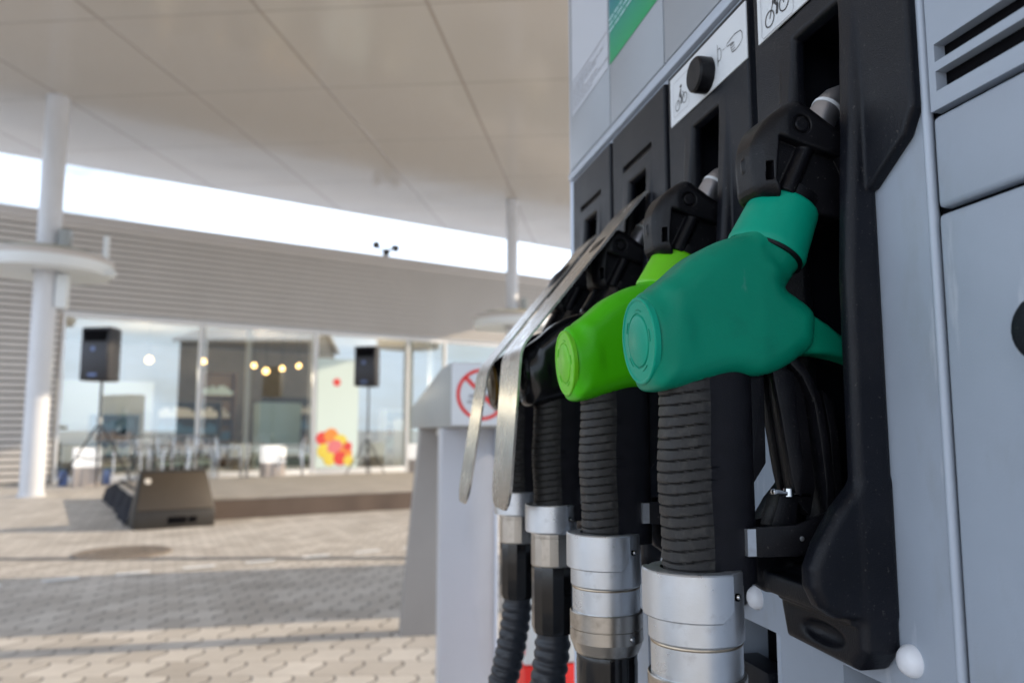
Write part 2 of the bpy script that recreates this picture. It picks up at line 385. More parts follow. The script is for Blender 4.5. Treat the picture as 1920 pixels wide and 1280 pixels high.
# ------------------------------------------------------------------ ground
def paver_mat():
    m = bpy.data.materials.new('concrete_pavers'); m.use_nodes = True; nt = m.node_tree; b = nt.nodes['Principled BSDF']; L = nt.links.new
    tc = nt.nodes.new('ShaderNodeTexCoord'); mp = nt.nodes.new('ShaderNodeMapping'); mp.inputs['Rotation'].default_value = (0,0,R(11))
    L(tc.outputs['Object'], mp.inputs[0]); sp = nt.nodes.new('ShaderNodeSeparateXYZ'); L(mp.outputs[0], sp.inputs[0])
    def mt(op, a, b_=None):
        n = nt.nodes.new('ShaderNodeMath'); n.operation = op
        for i, v in enumerate((a, b_)):
            if v is None: continue
            if isinstance(v, (int, float)): n.inputs[i].default_value = v
            else: L(v, n.inputs[i])
        return n.outputs[0]
    RH, BW = .195, .168
    rowf = mt('DIVIDE', mt('ADD', sp.outputs['Y'], mt('MULTIPLY', mt('SINE', mt('MULTIPLY', sp.outputs['X'], 2*PI/BW)), .005)), RH)
    row = mt('FLOOR', rowf); fy = mt('FRACT', rowf)
    zig = mt('MULTIPLY', mt('SINE', mt('MULTIPLY', fy, 2*PI)), .017)
    uf = mt('ADD', mt('DIVIDE', mt('ADD', sp.outputs['X'], zig), BW), mt('MULTIPLY', row, .5))
    colm = mt('FLOOR', uf); fu = mt('FRACT', uf)
    def edge(f, per, w0, w1):
        d_ = mt('MULTIPLY', mt('SUBTRACT', .5, mt('ABSOLUTE', mt('SUBTRACT', f, .5))), per)
        q_ = nt.nodes.new('ShaderNodeMapRange'); q_.inputs['From Min'].default_value = w0; q_.inputs['From Max'].default_value = w1
        q_.inputs['To Min'].default_value = 1; q_.inputs['To Max'].default_value = 0; L(d_, q_.inputs['Value']); return q_.outputs[0]
    jv = edge(fu, BW, .003, .0075); jh = mt('MULTIPLY', edge(fy, RH, .002, .006), .40)
    jt = mt('MAXIMUM', jv, jh)
    cc = nt.nodes.new('ShaderNodeCombineXYZ'); L(colm, cc.inputs[0]); L(row, cc.inputs[1])
    wn = nt.nodes.new('ShaderNodeTexWhiteNoise'); wn.noise_dimensions = '2D'; L(cc.outputs[0], wn.inputs['Vector'])
    c1 = nt.nodes.new('ShaderNodeMix'); c1.data_type = 'RGBA'; c1.inputs['A'].default_value = (.47,.43,.385,1); c1.inputs['B'].default_value = (.64,.60,.55,1); L(wn.outputs['Value'], c1.inputs['Factor'])
    c2 = nt.nodes.new('ShaderNodeMix'); c2.data_type = 'RGBA'; c2.inputs['B'].default_value = (.17,.155,.145,1); L(c1.outputs['Result'], c2.inputs['A']); L(jt, c2.inputs['Factor'])
    n = nt.nodes.new('ShaderNodeTexNoise'); n.inputs['Scale'].default_value = 1.6; n.inputs['Detail'].default_value = 8; n.inputs['Roughness'].default_value = .7
    L(mp.outputs[0], n.inputs['Vector'])
    r = nt.nodes.new('ShaderNodeMapRange'); r.inputs['To Min'].default_value = .80; r.inputs['To Max'].default_value = 1.12
    r.inputs['From Min'].default_value = .25; r.inputs['From Max'].default_value = .75; L(n.outputs['Fac'], r.inputs['Value'])
    mx = nt.nodes.new('ShaderNodeMix'); mx.data_type = 'RGBA'; mx.blend_type = 'MULTIPLY'; mx.inputs['Factor'].default_value = 1
    L(c2.outputs['Result'], mx.inputs['A']); L(r.outputs[0], mx.inputs['B']); L(mx.outputs['Result'], b.inputs['Base Color'])
    bp = nt.nodes.new('ShaderNodeBump'); bp.inputs['Strength'].default_value = .7; bp.inputs['Distance'].default_value = .006; bp.invert = True
    n3 = nt.nodes.new('ShaderNodeTexNoise'); n3.inputs['Scale'].default_value = 60; L(mp.outputs[0], n3.inputs['Vector'])
    L(mt('SUBTRACT', jt, mt('MULTIPLY', n3.outputs['Fac'], .25)), bp.inputs['Height']); L(bp.outputs[0], b.inputs['Normal'])
    b.inputs['Roughness'].default_value = .8
    weather(m, (.20,.18,.165), .60, .74, .9, .45)
    return m
g = MB(); g.faces([(-600,-600,0),(600,-600,0),(600,600,0),(-600,600,0)], [(0,1,2,3)])
tag(g.build('ground', paver_mat(), smooth=0), kind='structure')
# drain channel crossing the yard
g = MB(); d = Vector((3.02,-.59,0)).normalized(); nrm = Vector((-d.y,d.x,0)); o0 = Vector((-2.6,6.85,.004))
def strip(mb, a, b, wd, z): 
    dd = (b-a).normalized(); n_ = Vector((-dd.y,dd.x,0))*wd/2; q = [a-n_,b-n_,b+n_,a+n_]
    mb.faces([(p.x,p.y,z) for p in q], [(0,1,2,3)])
strip(g, o0-d*9, o0+d*12, .10, .004)
tag(g.build('drain_channel', M['drain'], smooth=0), kind='structure')
g = MB(); lp = Vector((-1.84,5.83,0)); ld = Vector((.86,.34,0)).normalized()
for k in range(-6, 9):
    c = lp+ld*.44*k; strip(g, c-ld*.11, c+ld*.11, .075, .005)
tag(g.build('lane_marking', M['mark'], smooth=0), kind='structure')
g = MB(); g.lathe([(.0,.012),(.27,.012),(.275,.008),(.285,.006),(.29,.012),(.36,.012),(.37,0)], n=64)
for k in range(-5,6):
    for j in range(-5,6):
        if (k*k+j*j) < 25: g.box(k*.045-.012,k*.045+.012,j*.045-.012,j*.045+.012,.0125,.016)
mh = g.build('manhole_cover', M['iron'], loc=(-1.75,6.98,0)); tag(mh, 'round brown iron manhole cover set in the paving in front of the monitor speaker', 'manhole cover')

# ------------------------------------------------------------------ fuel dispenser
D = .34
DO = Vector((.62,.3,0))
disp = thing('fuel_dispenser', 'silver grey fuel dispenser with a row of black nozzle holders, close on the right', 'fuel dispenser', DO)
def dpart(name, mb, m, smooth=35, parent=disp):
    for v in mb.bm.verts: v.co -= DO
    return mb.build(name, m, parent, smooth)
Y0, SP = .484, .179
YC = [Y0+SP*k for k in range(4)]
# front panel with openings: grid decomposition
def holed_panel(mb, x, y0, y1, z0, z1, holes, depth=.05, t=.0):
    ys = sorted({y0,y1,*[h[0] for h in holes],*[h[1] for h in holes]}); zs = sorted({z0,z1,*[h[2] for h in holes],*[h[3] for h in holes]})
    for i in range(len(ys)-1):
        for j in range(len(zs)-1):
            cy, cz = (ys[i]+ys[i+1])/2, (zs[j]+zs[j+1])/2
            if any(h[0] < cy < h[1] and h[2] < cz < h[3] for h in holes): continue
            mb.faces([(x,ys[i],zs[j]),(x,ys[i+1],zs[j]),(x,ys[i+1],zs[j+1]),(x,ys[i],zs[j+1])], [(0,3,2,1)])
    for h in holes:
        a,b,c,e = h
        mb.faces([(x,a,c),(x,b,c),(x,b,e),(x,a,e),(x+depth,a,c),(x+depth,b,c),(x+depth,b,e),(x+depth,a,e)], [(0,1,5,4),(1,2,6,5),(2,3,7,6),(3,0,4,7)])
    bmesh.ops.remove_doubles(mb.bm, verts=mb.bm.verts, dist=1e-5)
holes = [(yc-.045, yc+.045, .89, 1.312) for yc in YC]+[(yc-.092+.004, yc+.012, .45, .839) for yc in YC]
mb = MB(); holed_panel(mb, D, .3865, 1.138, .10, 1.386, holes, .05); dpart('front_panel', mb, M['paint'], 30)
mb = MB()
mb.box(.391,.94,-.62,1.134,.10,2.15); dpart('cabinet', mb, M['paint'])
mb = MB()
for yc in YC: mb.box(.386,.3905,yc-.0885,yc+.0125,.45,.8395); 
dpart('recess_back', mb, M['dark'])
mb = MB()
for yc in YC: mb.lathe([(.0065,.45),(.0065,.838)], (.352,yc-.074,0), n=16)
dpart('recess_rod', mb, M['paint2'])
mb = MB()
for yc in YC: mb.box(.346,.372,yc-.055,yc+.004,.46,.80,.003)
dpart('recess_plate', mb, M['black'])
# moulding strip between holders and display
mb = MB(); mb.box(.334,.345,.3865,1.138,1.3865,1.3995,.0025); dpart('trim_strip', mb, M['paint2'])
# display panels
for (a,b) in ((.3865,.7640),(.7668,.9435),(.9463,1.134)):
    mb = MB(); mb.box(.3365,.36,a,b,1.403,2.10,.0012); dpart('display_panel', mb, M['display'])
mb = MB()
for yy in (.7654,.9449): mb.box(.3395,.35,yy-.0012,yy+.0012,1.42,2.10)
dpart('panel_joint', mb, M['trimlight'])
mb = MB(); mb.lathe([(.006,.10),(.006,2.12)], (.343,1.137,0), n=20); mb.box(.343,.95,1.134,1.143,.10,2.12); dpart('corner_trim_lit', mb, M['trimlight'])  # rounded corner whose highlight is carried by the pale colour
mb = MB(); mb.box(.355,.95,-.62,1.14,.0,.095,.004); dpart('plinth', mb, M['black'])
mb = MB(); mb.box(.335,.955,-.63,1.145,2.125,2.20,.006); dpart('top_cover', mb, M['paint2'])
# notice sheet and fuel label
X1 = .3358
mb = MB(); mb.faces([(X1,1.118,1.486),(X1,.9485,1.486),(X1,.9485,1.74),(X1,1.118,1.74)], [(0,1,2,3)]); note = dpart('notice_sheet', mb, M['notice'], 0)
mb = MB()
rr = random.Random(3)
for k,(z, l, s0) in enumerate([(1.4945,.09,0),(1.5005,.15,.0),(1.5065,.12,0),(1.5125,.05,0),(1.5185,.11,0),(1.5245,.13,0),(1.5305,.08,0)]):
    yy = 1.112-s0
    while yy > 1.112-l:
        wl = rr.uniform(.006,.02); mb.faces([(X1-.0006,yy,z-.001),(X1-.0006,yy-wl,z-.001),(X1-.0006,yy-wl,z+.001),(X1-.0006,yy,z+.001)], [(0,1,2,3)]); yy -= wl+.003
mb.faces([(X1-.0006,1.114,1.5375),(X1-.0006,.952,1.5375),(X1-.0006,.952,1.539),(X1-.0006,1.114,1.539)], [(0,1,2,3)])
for v in mb.bm.verts: v.co -= DO
mb.build('printed_text', M['greyink'], note, 0)
mb = MB(); mb.faces([(X1,.9415,1.4865),(X1,.7765,1.4865),(X1,.7765,1.74),(X1,.9415,1.74)], [(0,1,2,3)]); lab = dpart('fuel_label', mb, M['label'], 0)
mb = MB()
for z, l in ((1.532,.10),(1.5405,.14),(1.5485,.12)):
    yy = .9405
    while yy > .9405-l:
        wl = rr.uniform(.008,.02); mb.faces([(X1-.0006,yy,z-.0014),(X1-.0006,yy-wl,z-.0014),(X1-.0006,yy-wl,z+.0014),(X1-.0006,yy,z+.0014)], [(0,1,2,3)]); yy -= wl+.0035
for v in mb.bm.verts: v.co -= DO
mb.build('printed_text', M['paleink'], lab, 0)

# door side of the dispenser (nearer than the holders)
mb = MB(); mb.box(.345,.39,.383,.3863,.10,2.12); dpart('dark_joint', mb, M['dark'])
mb = MB(); mb.box(.3445,.392,-.60,.3825,.10,2.12); dpart('joint_back', mb, M['dark'])
mb = MB(); mb.box(.337,.36,-.598,.3808,.11,1.1250,.0030,3); door = dpart('lower_door', mb, M['paint'])
mb = MB(); mb.box(.337,.36,-.598,.3808,1.1285,1.184,.0035,3); dpart('middle_panel', mb, M['paint'])
lv = [(-.55,.3755,1.2165,1.2275),(-.55,.3755,1.1985,1.2107)]
mb = MB(); holed_panel(mb, .337, -.598, .3808, 1.1875, 2.10, lv, .012)
mb.faces([(.337,.3808,1.1875),(.337,.3808,2.10),(.36,.3808,2.10),(.36,.3808,1.1875)],[(0,1,2,3)]); mb.faces([(.337,-.598,1.1875),(.337,.3808,1.1875),(.345,.3808,1.1875),(.345,-.598,1.1875)],[(0,1,2,3)])
dpart('louvre_panel', mb, M['paint'])
mb = MB(); mb.lathe([(.0032,.101),(.0032,2.11)], (.3412,.3885,0), n=20); dpart('edge_trim_lit', mb, M['paint2'])  # rounded edge, its highlight put into the lighter paint
# lock cover
mb = MB(); poly = [(.305+.021*math.cos(a), 1.048+.021*math.sin(a)) for a in [R(k) for k in range(-35,216,10)]]+[(.292,1.026),(.3,1.018),(.312,1.02)]
poly = [(.303+.0235*math.cos(R(k)), 1.049+.019*math.sin(R(k))) for k in range(120,420,12)]+[(.3095,1.066),(.309,1.0735),(.297,1.0735),(.2965,1.066)]
mb.prism(poly, .326, .3372, 'x', .0025, 3); dpart('lock_cover', mb, M['black'])

# nozzle holder
def boot_fn(xtra):
    def fn(X, Y, Z):
        y0 = -.0873-xtra
        pl = [(y0,1.3795),(.0873,1.3795),(.0873,1.19),(.052,1.154),(-.052,1.154),(y0+.010,1.178),(y0,1.195)]
        plate = extr(poly2(Y, Z, pl)+.003, np.abs(X-.3365)-.0045, .0025)-.0
        kp = [(-.052,1.318),(.052,1.318),(.052,.875),(.044,.848),(-.038,.846),(-.052,.862)]
        xf = np.interp(Z, [.84,1.0,1.10,1.32], [.314,.315,.316,.3345]).astype(np.float32)
        keel = extr(poly2(Y, Z, kp)+.004, np.maximum(xf-X, X-.342), .006)
        d = smin(plate, keel, .002)
        # shadow gap above the sloping face
        d = smax(d, -extr(poly2(Y, Z, [(-.046,1.325),(.046,1.325),(.046,1.3185),(-.046,1.3185)]), np.abs(X-.333)-.004), .001)
        # slot: funnel that narrows upwards
        hw = np.interp(Z, [.9,1.0,1.20,1.30], [.0300,.0300,.0295,.0265]).astype(np.float32)
        fl = np.clip((.335-X), 0, .03)*.35
        top = 1.296-(X-.33)*.0+.35*np.clip(.345-X, 0, .05)
        slot = np.maximum(np.maximum(np.abs(Y)-hw-fl, Z-top), .905-Z)
        d = smax(d, -slot, .003)
        # back shell of the slot
        shell = np.maximum(np.maximum(np.abs(Y)-.0440, np.abs(Z-1.100)-.209), np.maximum(X-.388, .336-X))
        inner = np.maximum(np.maximum(np.abs(Y)-.0405, np.abs(Z-1.100)-.2055), X-.384)
        d = np.minimum(d, np.maximum(shell, -inner))
        # cheeks of the lower cup
        ck = [(.345,.972),(.320,.974),(.300,.953),(.286,.932),(.2785,.916),(.2785,.902),(.285,.889),(.297,.8815),(.315,.879),(.345,.879)]
        c2 = poly2(X, Z, ck)
        for s in (-1, 1):
            d = smin(d, extr(c2+.003, np.abs(Y-s*.0395)-.0085, .006), .004)
        # bar between the cheeks and floor of the cup
        d = smin(d, sbox(X, Y, Z, (.303,0,.893), (.009,.044,.007), .003), .002)
        d = smin(d, sbox(X, Y, Z, (.322,0,.890), (.012,.044,.012), .003), .002)
        # drain dimple
        e = (np.sqrt(((X-.313)/.008)**2+((Y+.004)/.024)**2+((Z-.8655)/.0075)**2)-1)*.007
        d = smax(d, -e, .002)
        return d
    return fn
bootm1 = sdf_mesh('nozzle_holder', boot_fn(.010), (.268,-.104,.838), (.395,.094,1.389), .0018, M['black'])
bootm = sdf_mesh('nozzle_holder', boot_fn(0), (.268,-.094,.838), (.395,.094,1.389), .0018, M['black'])
for k, yc in enumerate(YC):
    b = link('nozzle_holder', bootm1 if k == 0 else bootm, disp, Vector((0,yc,0))-DO)
    if k in (0,1):
        o = MB(); o.box(.3308,.3325,-.0845 if k else -.092,.0755,1.318 if k else 1.3195,1.3705 if k else 1.3745,.0004,1)
        sg = o.build('sign_plate', M['white'], b)
        yo = 0
        o = MB(); x = .3303
        if k == 1:
            cy, cz, s = .048, 1.3405, 1.
        else:
            cy, cz, s = .0455, 1.340, 1.25
        # cyclist: y axis grows away from the camera, so left in view is +y
        def c2(a, b_): return (cy-a*s, cz+b_*s)
        for (wx, wz) in ((-.0085,-.006),(.0085,-.004)):
            o.ribbon([c2(wx+.0052*math.cos(2*PI*t/24), wz+.0052*math.sin(2*PI*t/24)) for t in range(24)], .0009*s, x, True)
        o.ribbon([c2(-.0085,-.006), c2(-.004,.003), c2(.002,.002), c2(0,-.006)], .0008*s, x)
        o.ribbon([c2(.0085,-.004), c2(.005,.004), c2(.0035,.0045)], .0008*s, x)
        o.ribbon([c2(-.0005,.009), c2(-.002,.002), c2(.001,-.001), c2(.0,-.007)], .0024*s, x)
        o.ribbon([c2(-.0005,.008), c2(-.004,.0045), c2(-.0045,.002)], .0012*s, x)
        o.ribbon([c2(.0016*math.cos(2*PI*t/12)-.0002, .0118+.0008*math.sin(2*PI*t/12)) for t in range(12)], .0018*s, x, True)
        rr_ = [(-.0165,-.0155),(.0165,-.0155),(.0185,-.0135),(.0185,.0195),(.0165,.0215),(-.0165,.0215),(-.0185,.0195),(-.0185,-.0135)]
        o.build('cyclist_pictogram', M['ink'], sg, 0)
        o = MB(); o.ribbon([c2(*p) for p in rr_], .0004*s, x, True); o.build('pictogram_border', M['greyink'], sg, 0)
        if k == 1:
            o = MB()  # push button symbol and pointing hand
            o.ribbon([(-0.0330,1.3558),(-0.0330,1.3348)], .0007, x)
            o.ribbon([(-0.0335,1.3507),(-0.0375,1.3504),(-0.0395,1.3482),(-0.0395,1.3412),(-0.0375,1.3389),(-0.0335,1.3392)], .0007, x)
            o.ribbon([(-0.0430,1.3455),(-0.0460,1.3457)], .0007, x); o.ribbon([(-0.0475,1.3458),(-0.0485,1.3459)], .0007, x)
            o.ribbon([(-0.0505,1.3459),(-0.0520,1.3477),(-0.0650,1.3497),(-0.0760,1.3478),(-0.0785,1.3441),(-0.0785,1.3386),(-0.0740,1.3360),(-0.0670,1.3345),(-0.0605,1.3351),(-0.0595,1.3371),(-0.0585,1.3397),(-0.0575,1.3423),(-0.0625,1.3439),(-0.0520,1.3447)], .0007, x, True)
            for a_, b_ in (((-0.0590,1.3397),(-0.0650,1.3402)),((-0.0605,1.3371),(-0.0655,1.3374)),((-0.0585,1.3422),(-0.0645,1.3429))): o.ribbon([a_, b_], .0006, x)
            o.build('hand_pictogram', M['ink'], sg, 0)
            o = MB(); o.lathe([(0,.0145),(.0150,.0145),(.0168,.0128),(.0172,.010),(.0172,0)], (.3308,-.010,1.3365), (-1,0,0), 48)
            o.build('push_button', M['blackn'], b)
# white bolt caps
for k in range(5):
    yy = .427+.182*k if k else .427
    mb = MB(); mb.lathe([(0,.0085),(.004,.0081),(.0072,.0062),(.0094,.003),(.0098,0)], (.3402,yy,.8605), (-1,0,0), 32); dpart('bolt_cap', mb, M['cap'])

# ------------------------------------------------------------------ stainless guard plates over the two far nozzles
def guard_mesh(pts, yc, hw, hw2):
    # pts: outer line (x,z) from the panel outwards and down; bend smoothed
    P = [Vector(p) for p in pts]; out = []
    for i, p in enumerate(P):
        if 0 < i < len(P)-1:
            a = (P[i-1]-p).normalized(); b = (P[i+1]-p).normalized(); r = .012
            for t in [j/6 for j in range(7)]:
                q = (1-t)**2*(p+a*r)+2*t*(1-t)*p+t*t*(p+b*r); out.append(q)
        else: out.append(p)
    L = out[-1]; prev = out[-2]; dd = (L-prev).normalized(); rc = .028
    last = L-dd*rc; out = out[:-1]+[last]
    row = [(q, 1.) for q in out]
    for j in range(1, 9):
        a = j/8*PI/2; row.append((last+dd*rc*math.sin(a), (1-(rc/hw)*(1-math.cos(a)))))
    mb = MB(); n = len(row); vs = []
    for side in (0, 1):
        for i, (q, wf) in enumerate(row):
            t = (row[min(i+1,n-1)][0]-row[max(i-1,0)][0]).normalized(); nn = Vector((-t.y, t.x))*(.00125 if side else -.00125)
            f = i/(n-1); h_ = (hw*(1-f)+hw2*f)*wf
            vs.append([mb.bm.verts.new((q.x+nn.x, yc-h_, q.y+nn.y)), mb.bm.verts.new((q.x+nn.x, yc+h_, q.y+nn.y))])
    A, B = vs[:n], vs[n:]
    for i in range(n-1):
        for X_, fl in ((A,0),(B,1)): mb.bm.faces.new((X_[i][0],X_[i+1][0],X_[i+1][1],X_[i][1]))
        mb.bm.faces.new((A[i][0],A[i+1][0],B[i+1][0],B[i][0])); mb.bm.faces.new((A[i][1],A[i+1][1],B[i+1][1],B[i][1]))
    mb.bm.faces.new((A[-1][0],A[-1][1],B[-1][1],B[-1][0])); mb.bm.faces.new((A[0][0],A[0][1],B[0][1],B[0][0]))
    return mb
mb = guard_mesh([(.327,1.268),(.181,1.087),(.168,.914)], .848, .050, .050); dpart('nozzle_guard', mb, M['guard'])
mb = guard_mesh([(.327,1.262),(.179,1.080),(.152,.905)], 1.021, .045, .040); dpart('nozzle_guard', mb, M['guard'])

# ------------------------------------------------------------------ fuel nozzles (raw coordinates relative to the swivel collar)
KS = .484/.4985; RX, RZ = .2325, .905
def q(x, z, y=0): return (x-RX, y, z-RZ)
def crom(pts, k=6):
    out = []; n = len(pts)
    for i in range(n):
        p0, p1, p2, p3 = (Vector(pts[(i+j) % n]) for j in (-1, 0, 1, 2))
        for j in range(k):
            t = j/k; out.append(tuple(.5*((2*p1)+(-p0+p2)*t+(2*p0-5*p1+4*p2-p3)*t*t+(-p0+3*p1-3*p2+p3)*t**3)))
    return out
OUT = crom([q(*p)[::2] for p in [(.2795,1.1420),(.2710,1.1362),(.2525,1.1310),(.2325,1.1205),(.2160,1.1062),(.2040,1.0960),(.2005,1.078),(.1985,1.060),(.1985,1.040),(.2025,1.0275),(.215,1.0275),(.235,1.0325),(.256,1.0375),(.276,1.0365),(.293,1.041),(.309,1.050),(.3185,1.0565),(.3215,1.064),(.3225,1.080),(.317,1.0875),(.308,1.093),(.298,1.0985),(.2955,1.105),(.304,1.112),(.3225,1.1235),(.300,1.135)]], 4)
def cover_fn(X, Y, Z):
    x, z = X+RX, Z+RZ
    T = .0292-.0045*np.clip((x-.275)/.045, 0, 1)*np.clip((1.11-z)/.02, 0, 1)-.0065*np.clip((z-1.1035+.45*(x-.300))/.009, 0, 1)*np.clip((x-.276)/.014, 0, 1)-.003*np.clip((z-1.105)/.03, 0, 1)
    d2 = poly2(X, Z, OUT); rn = .0165
    a_, b_ = d2+rn, np.abs(Y)-T+rn
    d = np.minimum(np.maximum(a_, b_), 0)+np.sqrt(np.maximum(a_, 0)**2+np.maximum(b_, 0)**2)-rn
    b = rcone(X, Y, Z, q(.282,1.108), q(.2985,1.1365), .0235, .0262)
    d = smin(d, b, .006)
    cap = ccyl(X, Y/.88, Z, q(.1985,1.0608), q(.222,1.0635), .0332, .0045)
    d = smin(d, cap, .007)
    axd = (.4330,.9014); t = (X-(.2985-RX))*axd[0]+(Z-(1.1345-RZ))*axd[1]
    return smax(d, t, .0015)
HP = crom([q(*p)[::2] for p in [(.2840,1.166),(.2795,1.180),(.2795,1.202),(.2875,1.219),(.2975,1.2285),(.3065,1.2335),(.3150,1.2325),(.334,1.2205),(.353,1.2075),(.3605,1.188),(.349,1.152),(.31,1.158)]], 4)
def head_fn(X, Y, Z):
    pl = HP
    rad = .0275-.010*np.clip((.300-RX-X)/.02, 0, 1)**1.5
    d = extr(poly2(X, Z, pl), np.abs(Y)-rad, .009)
    rc = extr(poly2(X, Z, [q(*p)[::2] for p in [(.2945,1.2055),(.312,1.200),(.340,1.193),(.36,1.15),(.300,1.150),(.292,1.175)]]), .0185-np.abs(Y), .0)
    d = smax(d, -rc, .003)
    for s in (-1,1):
        d = smin(d, ccyl(X, Y, Z, q(.3005,1.166,s*.0185), q(.319,1.2035,s*.0185), .0062, .001), .0015)
        e = np.abs(np.sqrt((X-(.3105-RX))**2+(Z-(1.2145-RZ))**2)-.0060)-.0006
        d = smax(d, -np.maximum(e, .0255-np.abs(Y)), .0006)
        d = smax(d, -sbox(X, Y, Z, q(.2875,1.181,s*.0175), (.0022,.006,.0065), .0005), .0006)
    # ledge lip
    d = smin(d, rcone(X, Y, Z, q(.281,1.188), q(.279,1.193), .003, .002), .002)
    return d
cover_m = sdf_mesh('cover', cover_fn, (-.045,-.036,.115), (.10,.036,.245), .0013, M['teal'], KS, relax=110)
head_m = sdf_mesh('spout_guard', head_fn, (.040,-.032,.238), (.136,.032,.338), .0009, M['blackn'], KS)
def colored(me, m):
    c = me.copy(); c.materials[0] = m; return c
def nb(mb):
    for v in mb.bm.verts: v.co *= KS
    return mb
def make_nozzle(label, group, cm, cm2, capm, small):
    t = thing('fuel_nozzle', label, 'fuel nozzle', (0,0,0), 0, group)
    link('cover', cover_m if cm is M['teal'] else colored(cover_m, cm), t)
    link('spout_guard', head_m, t)
    # end cap disc with raised rings, facing the customer
    ax = Vector((-1,0,-.08)).normalized(); mb = MB()
    pr = [(.0300,-.003),(.0300,.0006),(.0292,.0014),(.0282,.0014),(.0272,.0007),(.0192,.0010),(.0187,.0002),(.0180,.0002),(.0175,.0012),(.0165,.0017),(0,.0019)]
    mb.lathe(pr, q(.1963,1.0605), ax, 64)
    for k in range(8):
        a0 = 2*PI*k/8+.2; u = ax.orthogonal().normalized(); w_ = ax.cross(u)
    c = nb(mb).build('end_cap', capm, t)
    mb = MB()
    for k in range(5):
        a0 = 2*PI*k/5+.5; pts = []
        u = Vector((0,1,0)); w_ = ax.cross(u).normalized()
        pts = [Vector(q(.1963,1.0605))+ax*.0010+(u*math.cos(a0+j*.08)+w_*math.sin(a0+j*.08))*.0212 for j in range(6)]
        mb.tube([p[:] for p in pts], .00045, 6)
    nb(mb).build('cap_marking', M['ink'] if capm is M['bcover'] else cm, c)
    # collar sleeve on the neck
    mb = MB(); A = Vector(q(.2945,1.1280)); ax2 = Vector((.4330,0,.9014))
    mb.lathe([(.0245,-.003),(.0278,-.002),(.0285,.0),(.0286,.002),(.0282,.004),(.0252,.0355),(.0246,.0378),(.0235,.0388),(.015,.039)], A, ax2, 64)
    nb(mb).build('neck_sleeve', cm2, t)
    mb = MB(); mb.lathe([(.0240,-.005),(.0272,-.0045),(.0274,-.001)], A, ax2, 48); mb.lathe([(.0228,.036),(.0228,.047)], A, ax2, 48); nb(mb).build('neck_ring', M['blackn'], t)
    # spout
    mb = MB(); pth = [q(.318,1.185), q(.3375,1.2185), q(.3455,1.2335), q(.3500,1.2405), q(.3560,1.2460), q(.3650,1.2500), q(.380,1.2530)]
    mb.tube(pth, [.0112,.0112,.0112,.0112,.0110,.0108,.0106], 32); sp_ = nb(mb).build('spout', M['spout'], t, 60)
    mb = MB(); mb.tube([q(.3488,1.2388), q(.3504,1.2411)], [.01150,.01148], 32); nb(mb).build('spout_band', M['white'], sp_)
    mb = MB(); mb.lathe([(0,.0015),(.0018,.0006),(.0022,-.002)], q(.3535,1.2075,-.0245), (0,-1,0), 16); nb(mb).build('screw', M['chrome'], t)
    # ribbed grip: loft of closed sections
    mb = MB(); rings = []; n = 72; z = 1.052; zs = []
    while z > .898: zs.append(z); z -= .00085
    for z in zs:
        wv = .0012*math.sin((z-.9)/.15*PI*3.2); cx = .2435+.5*wv; hx, hy = .0315-.4*wv, .0195
        ring = []
        for k in range(n):
            a = 2*PI*k/n; ca, sa = math.cos(a), math.sin(a); ex = 2/2.9
            x = cx+hx*math.copysign(abs(ca)**ex, ca); y = hy*math.copysign(abs(sa)**ex, sa)
            mk = 1. if x < .2370 else 0.
            ph = ((z-.905-.13*(x-.21))/.0074) % 1.; rib = .0001+.0006*(1-ph/.88)**.7*min(1, ph/.06) if ph < .88 else -.0011
            if z > 1.035 or z < .9085: mk = 0
            nx, ny = (x-cx)/hx**2, y/hy**2; l = math.hypot(nx, ny) or 1
            dsp = mk*(rib+.0008); ring.append(mb.bm.verts.new(q(x+nx/l*dsp, z, y+ny/l*dsp)))
        rings.append(ring)
    for A_, B_ in zip(rings, rings[1:]):
        for k in range(n): mb.bm.faces.new((A_[k], A_[(k+1) % n], B_[(k+1) % n], B_[k]))
    go_ = nb(mb).build('grip', M['rubber'], t, 40); go_.data.materials.append(M['rib'])
    for p_ in go_.data.polygons:
        if p_.center.x/KS+RX < .2375: p_.material_index = 1
    mb = MB(); mb.prism([q(*p)[::2] for p in [(.262,1.05),(.2845,1.045),(.2835,.977),(.2735,.963),(.2735,.905),(.262,.905)]], -.0095, .0095, 'y', .0015)
    nb(mb).build('grip_spine', M['blackn'], t)
    # trigger lever (ribbed plates) and outer trigger guard
    mb = MB()
    mb.prism([q(*p)[::2] for p in [(.288,1.045),(.2935,1.014),(.3000,.970),(.3030,.956),(.3080,.9535),(.3105,.975),(.3075,1.01),(.306,1.04)]], -.0125, -.0065, 'y', .0015)
    mb.prism([q(*p)[::2] for p in [(.288,1.045),(.2935,1.014),(.3000,.970),(.3030,.956),(.3080,.9535),(.3105,.975),(.3075,1.01),(.306,1.04)]], .0065, .0125, 'y', .0015)
    mb.prism([q(*p)[::2] for p in [(.293,1.046),(.297,1.012),(.3035,.965),(.306,.952),(.318,.940),(.323,.96),(.320,1.0),(.316,1.045)]], -.0055, .0055, 'y', .0012)
    nb(mb).build('trigger', M['blackn'], t)
    mb = MB(); g_ = [(.306,1.052),(.318,1.040),(.3265,1.022),(.3305,.995),(.333,.965),(.333,.945),(.329,.930)]
    inn = [(x-.0065, z-.003) for x, z in g_][::-1]
    mb.prism([q(*p)[::2] for p in g_+inn], -.0125, .0125, 'y', .0012)
    mb.prism([q(*p)[::2] for p in [(.329,1.028),(.338,1.020),(.341,.99),(.342,.948),(.337,.940),(.335,.96),(.3335,1.0)]], -.009, .009, 'y', .001)
    nb(mb).build('trigger_guard', M['blackn'], t)
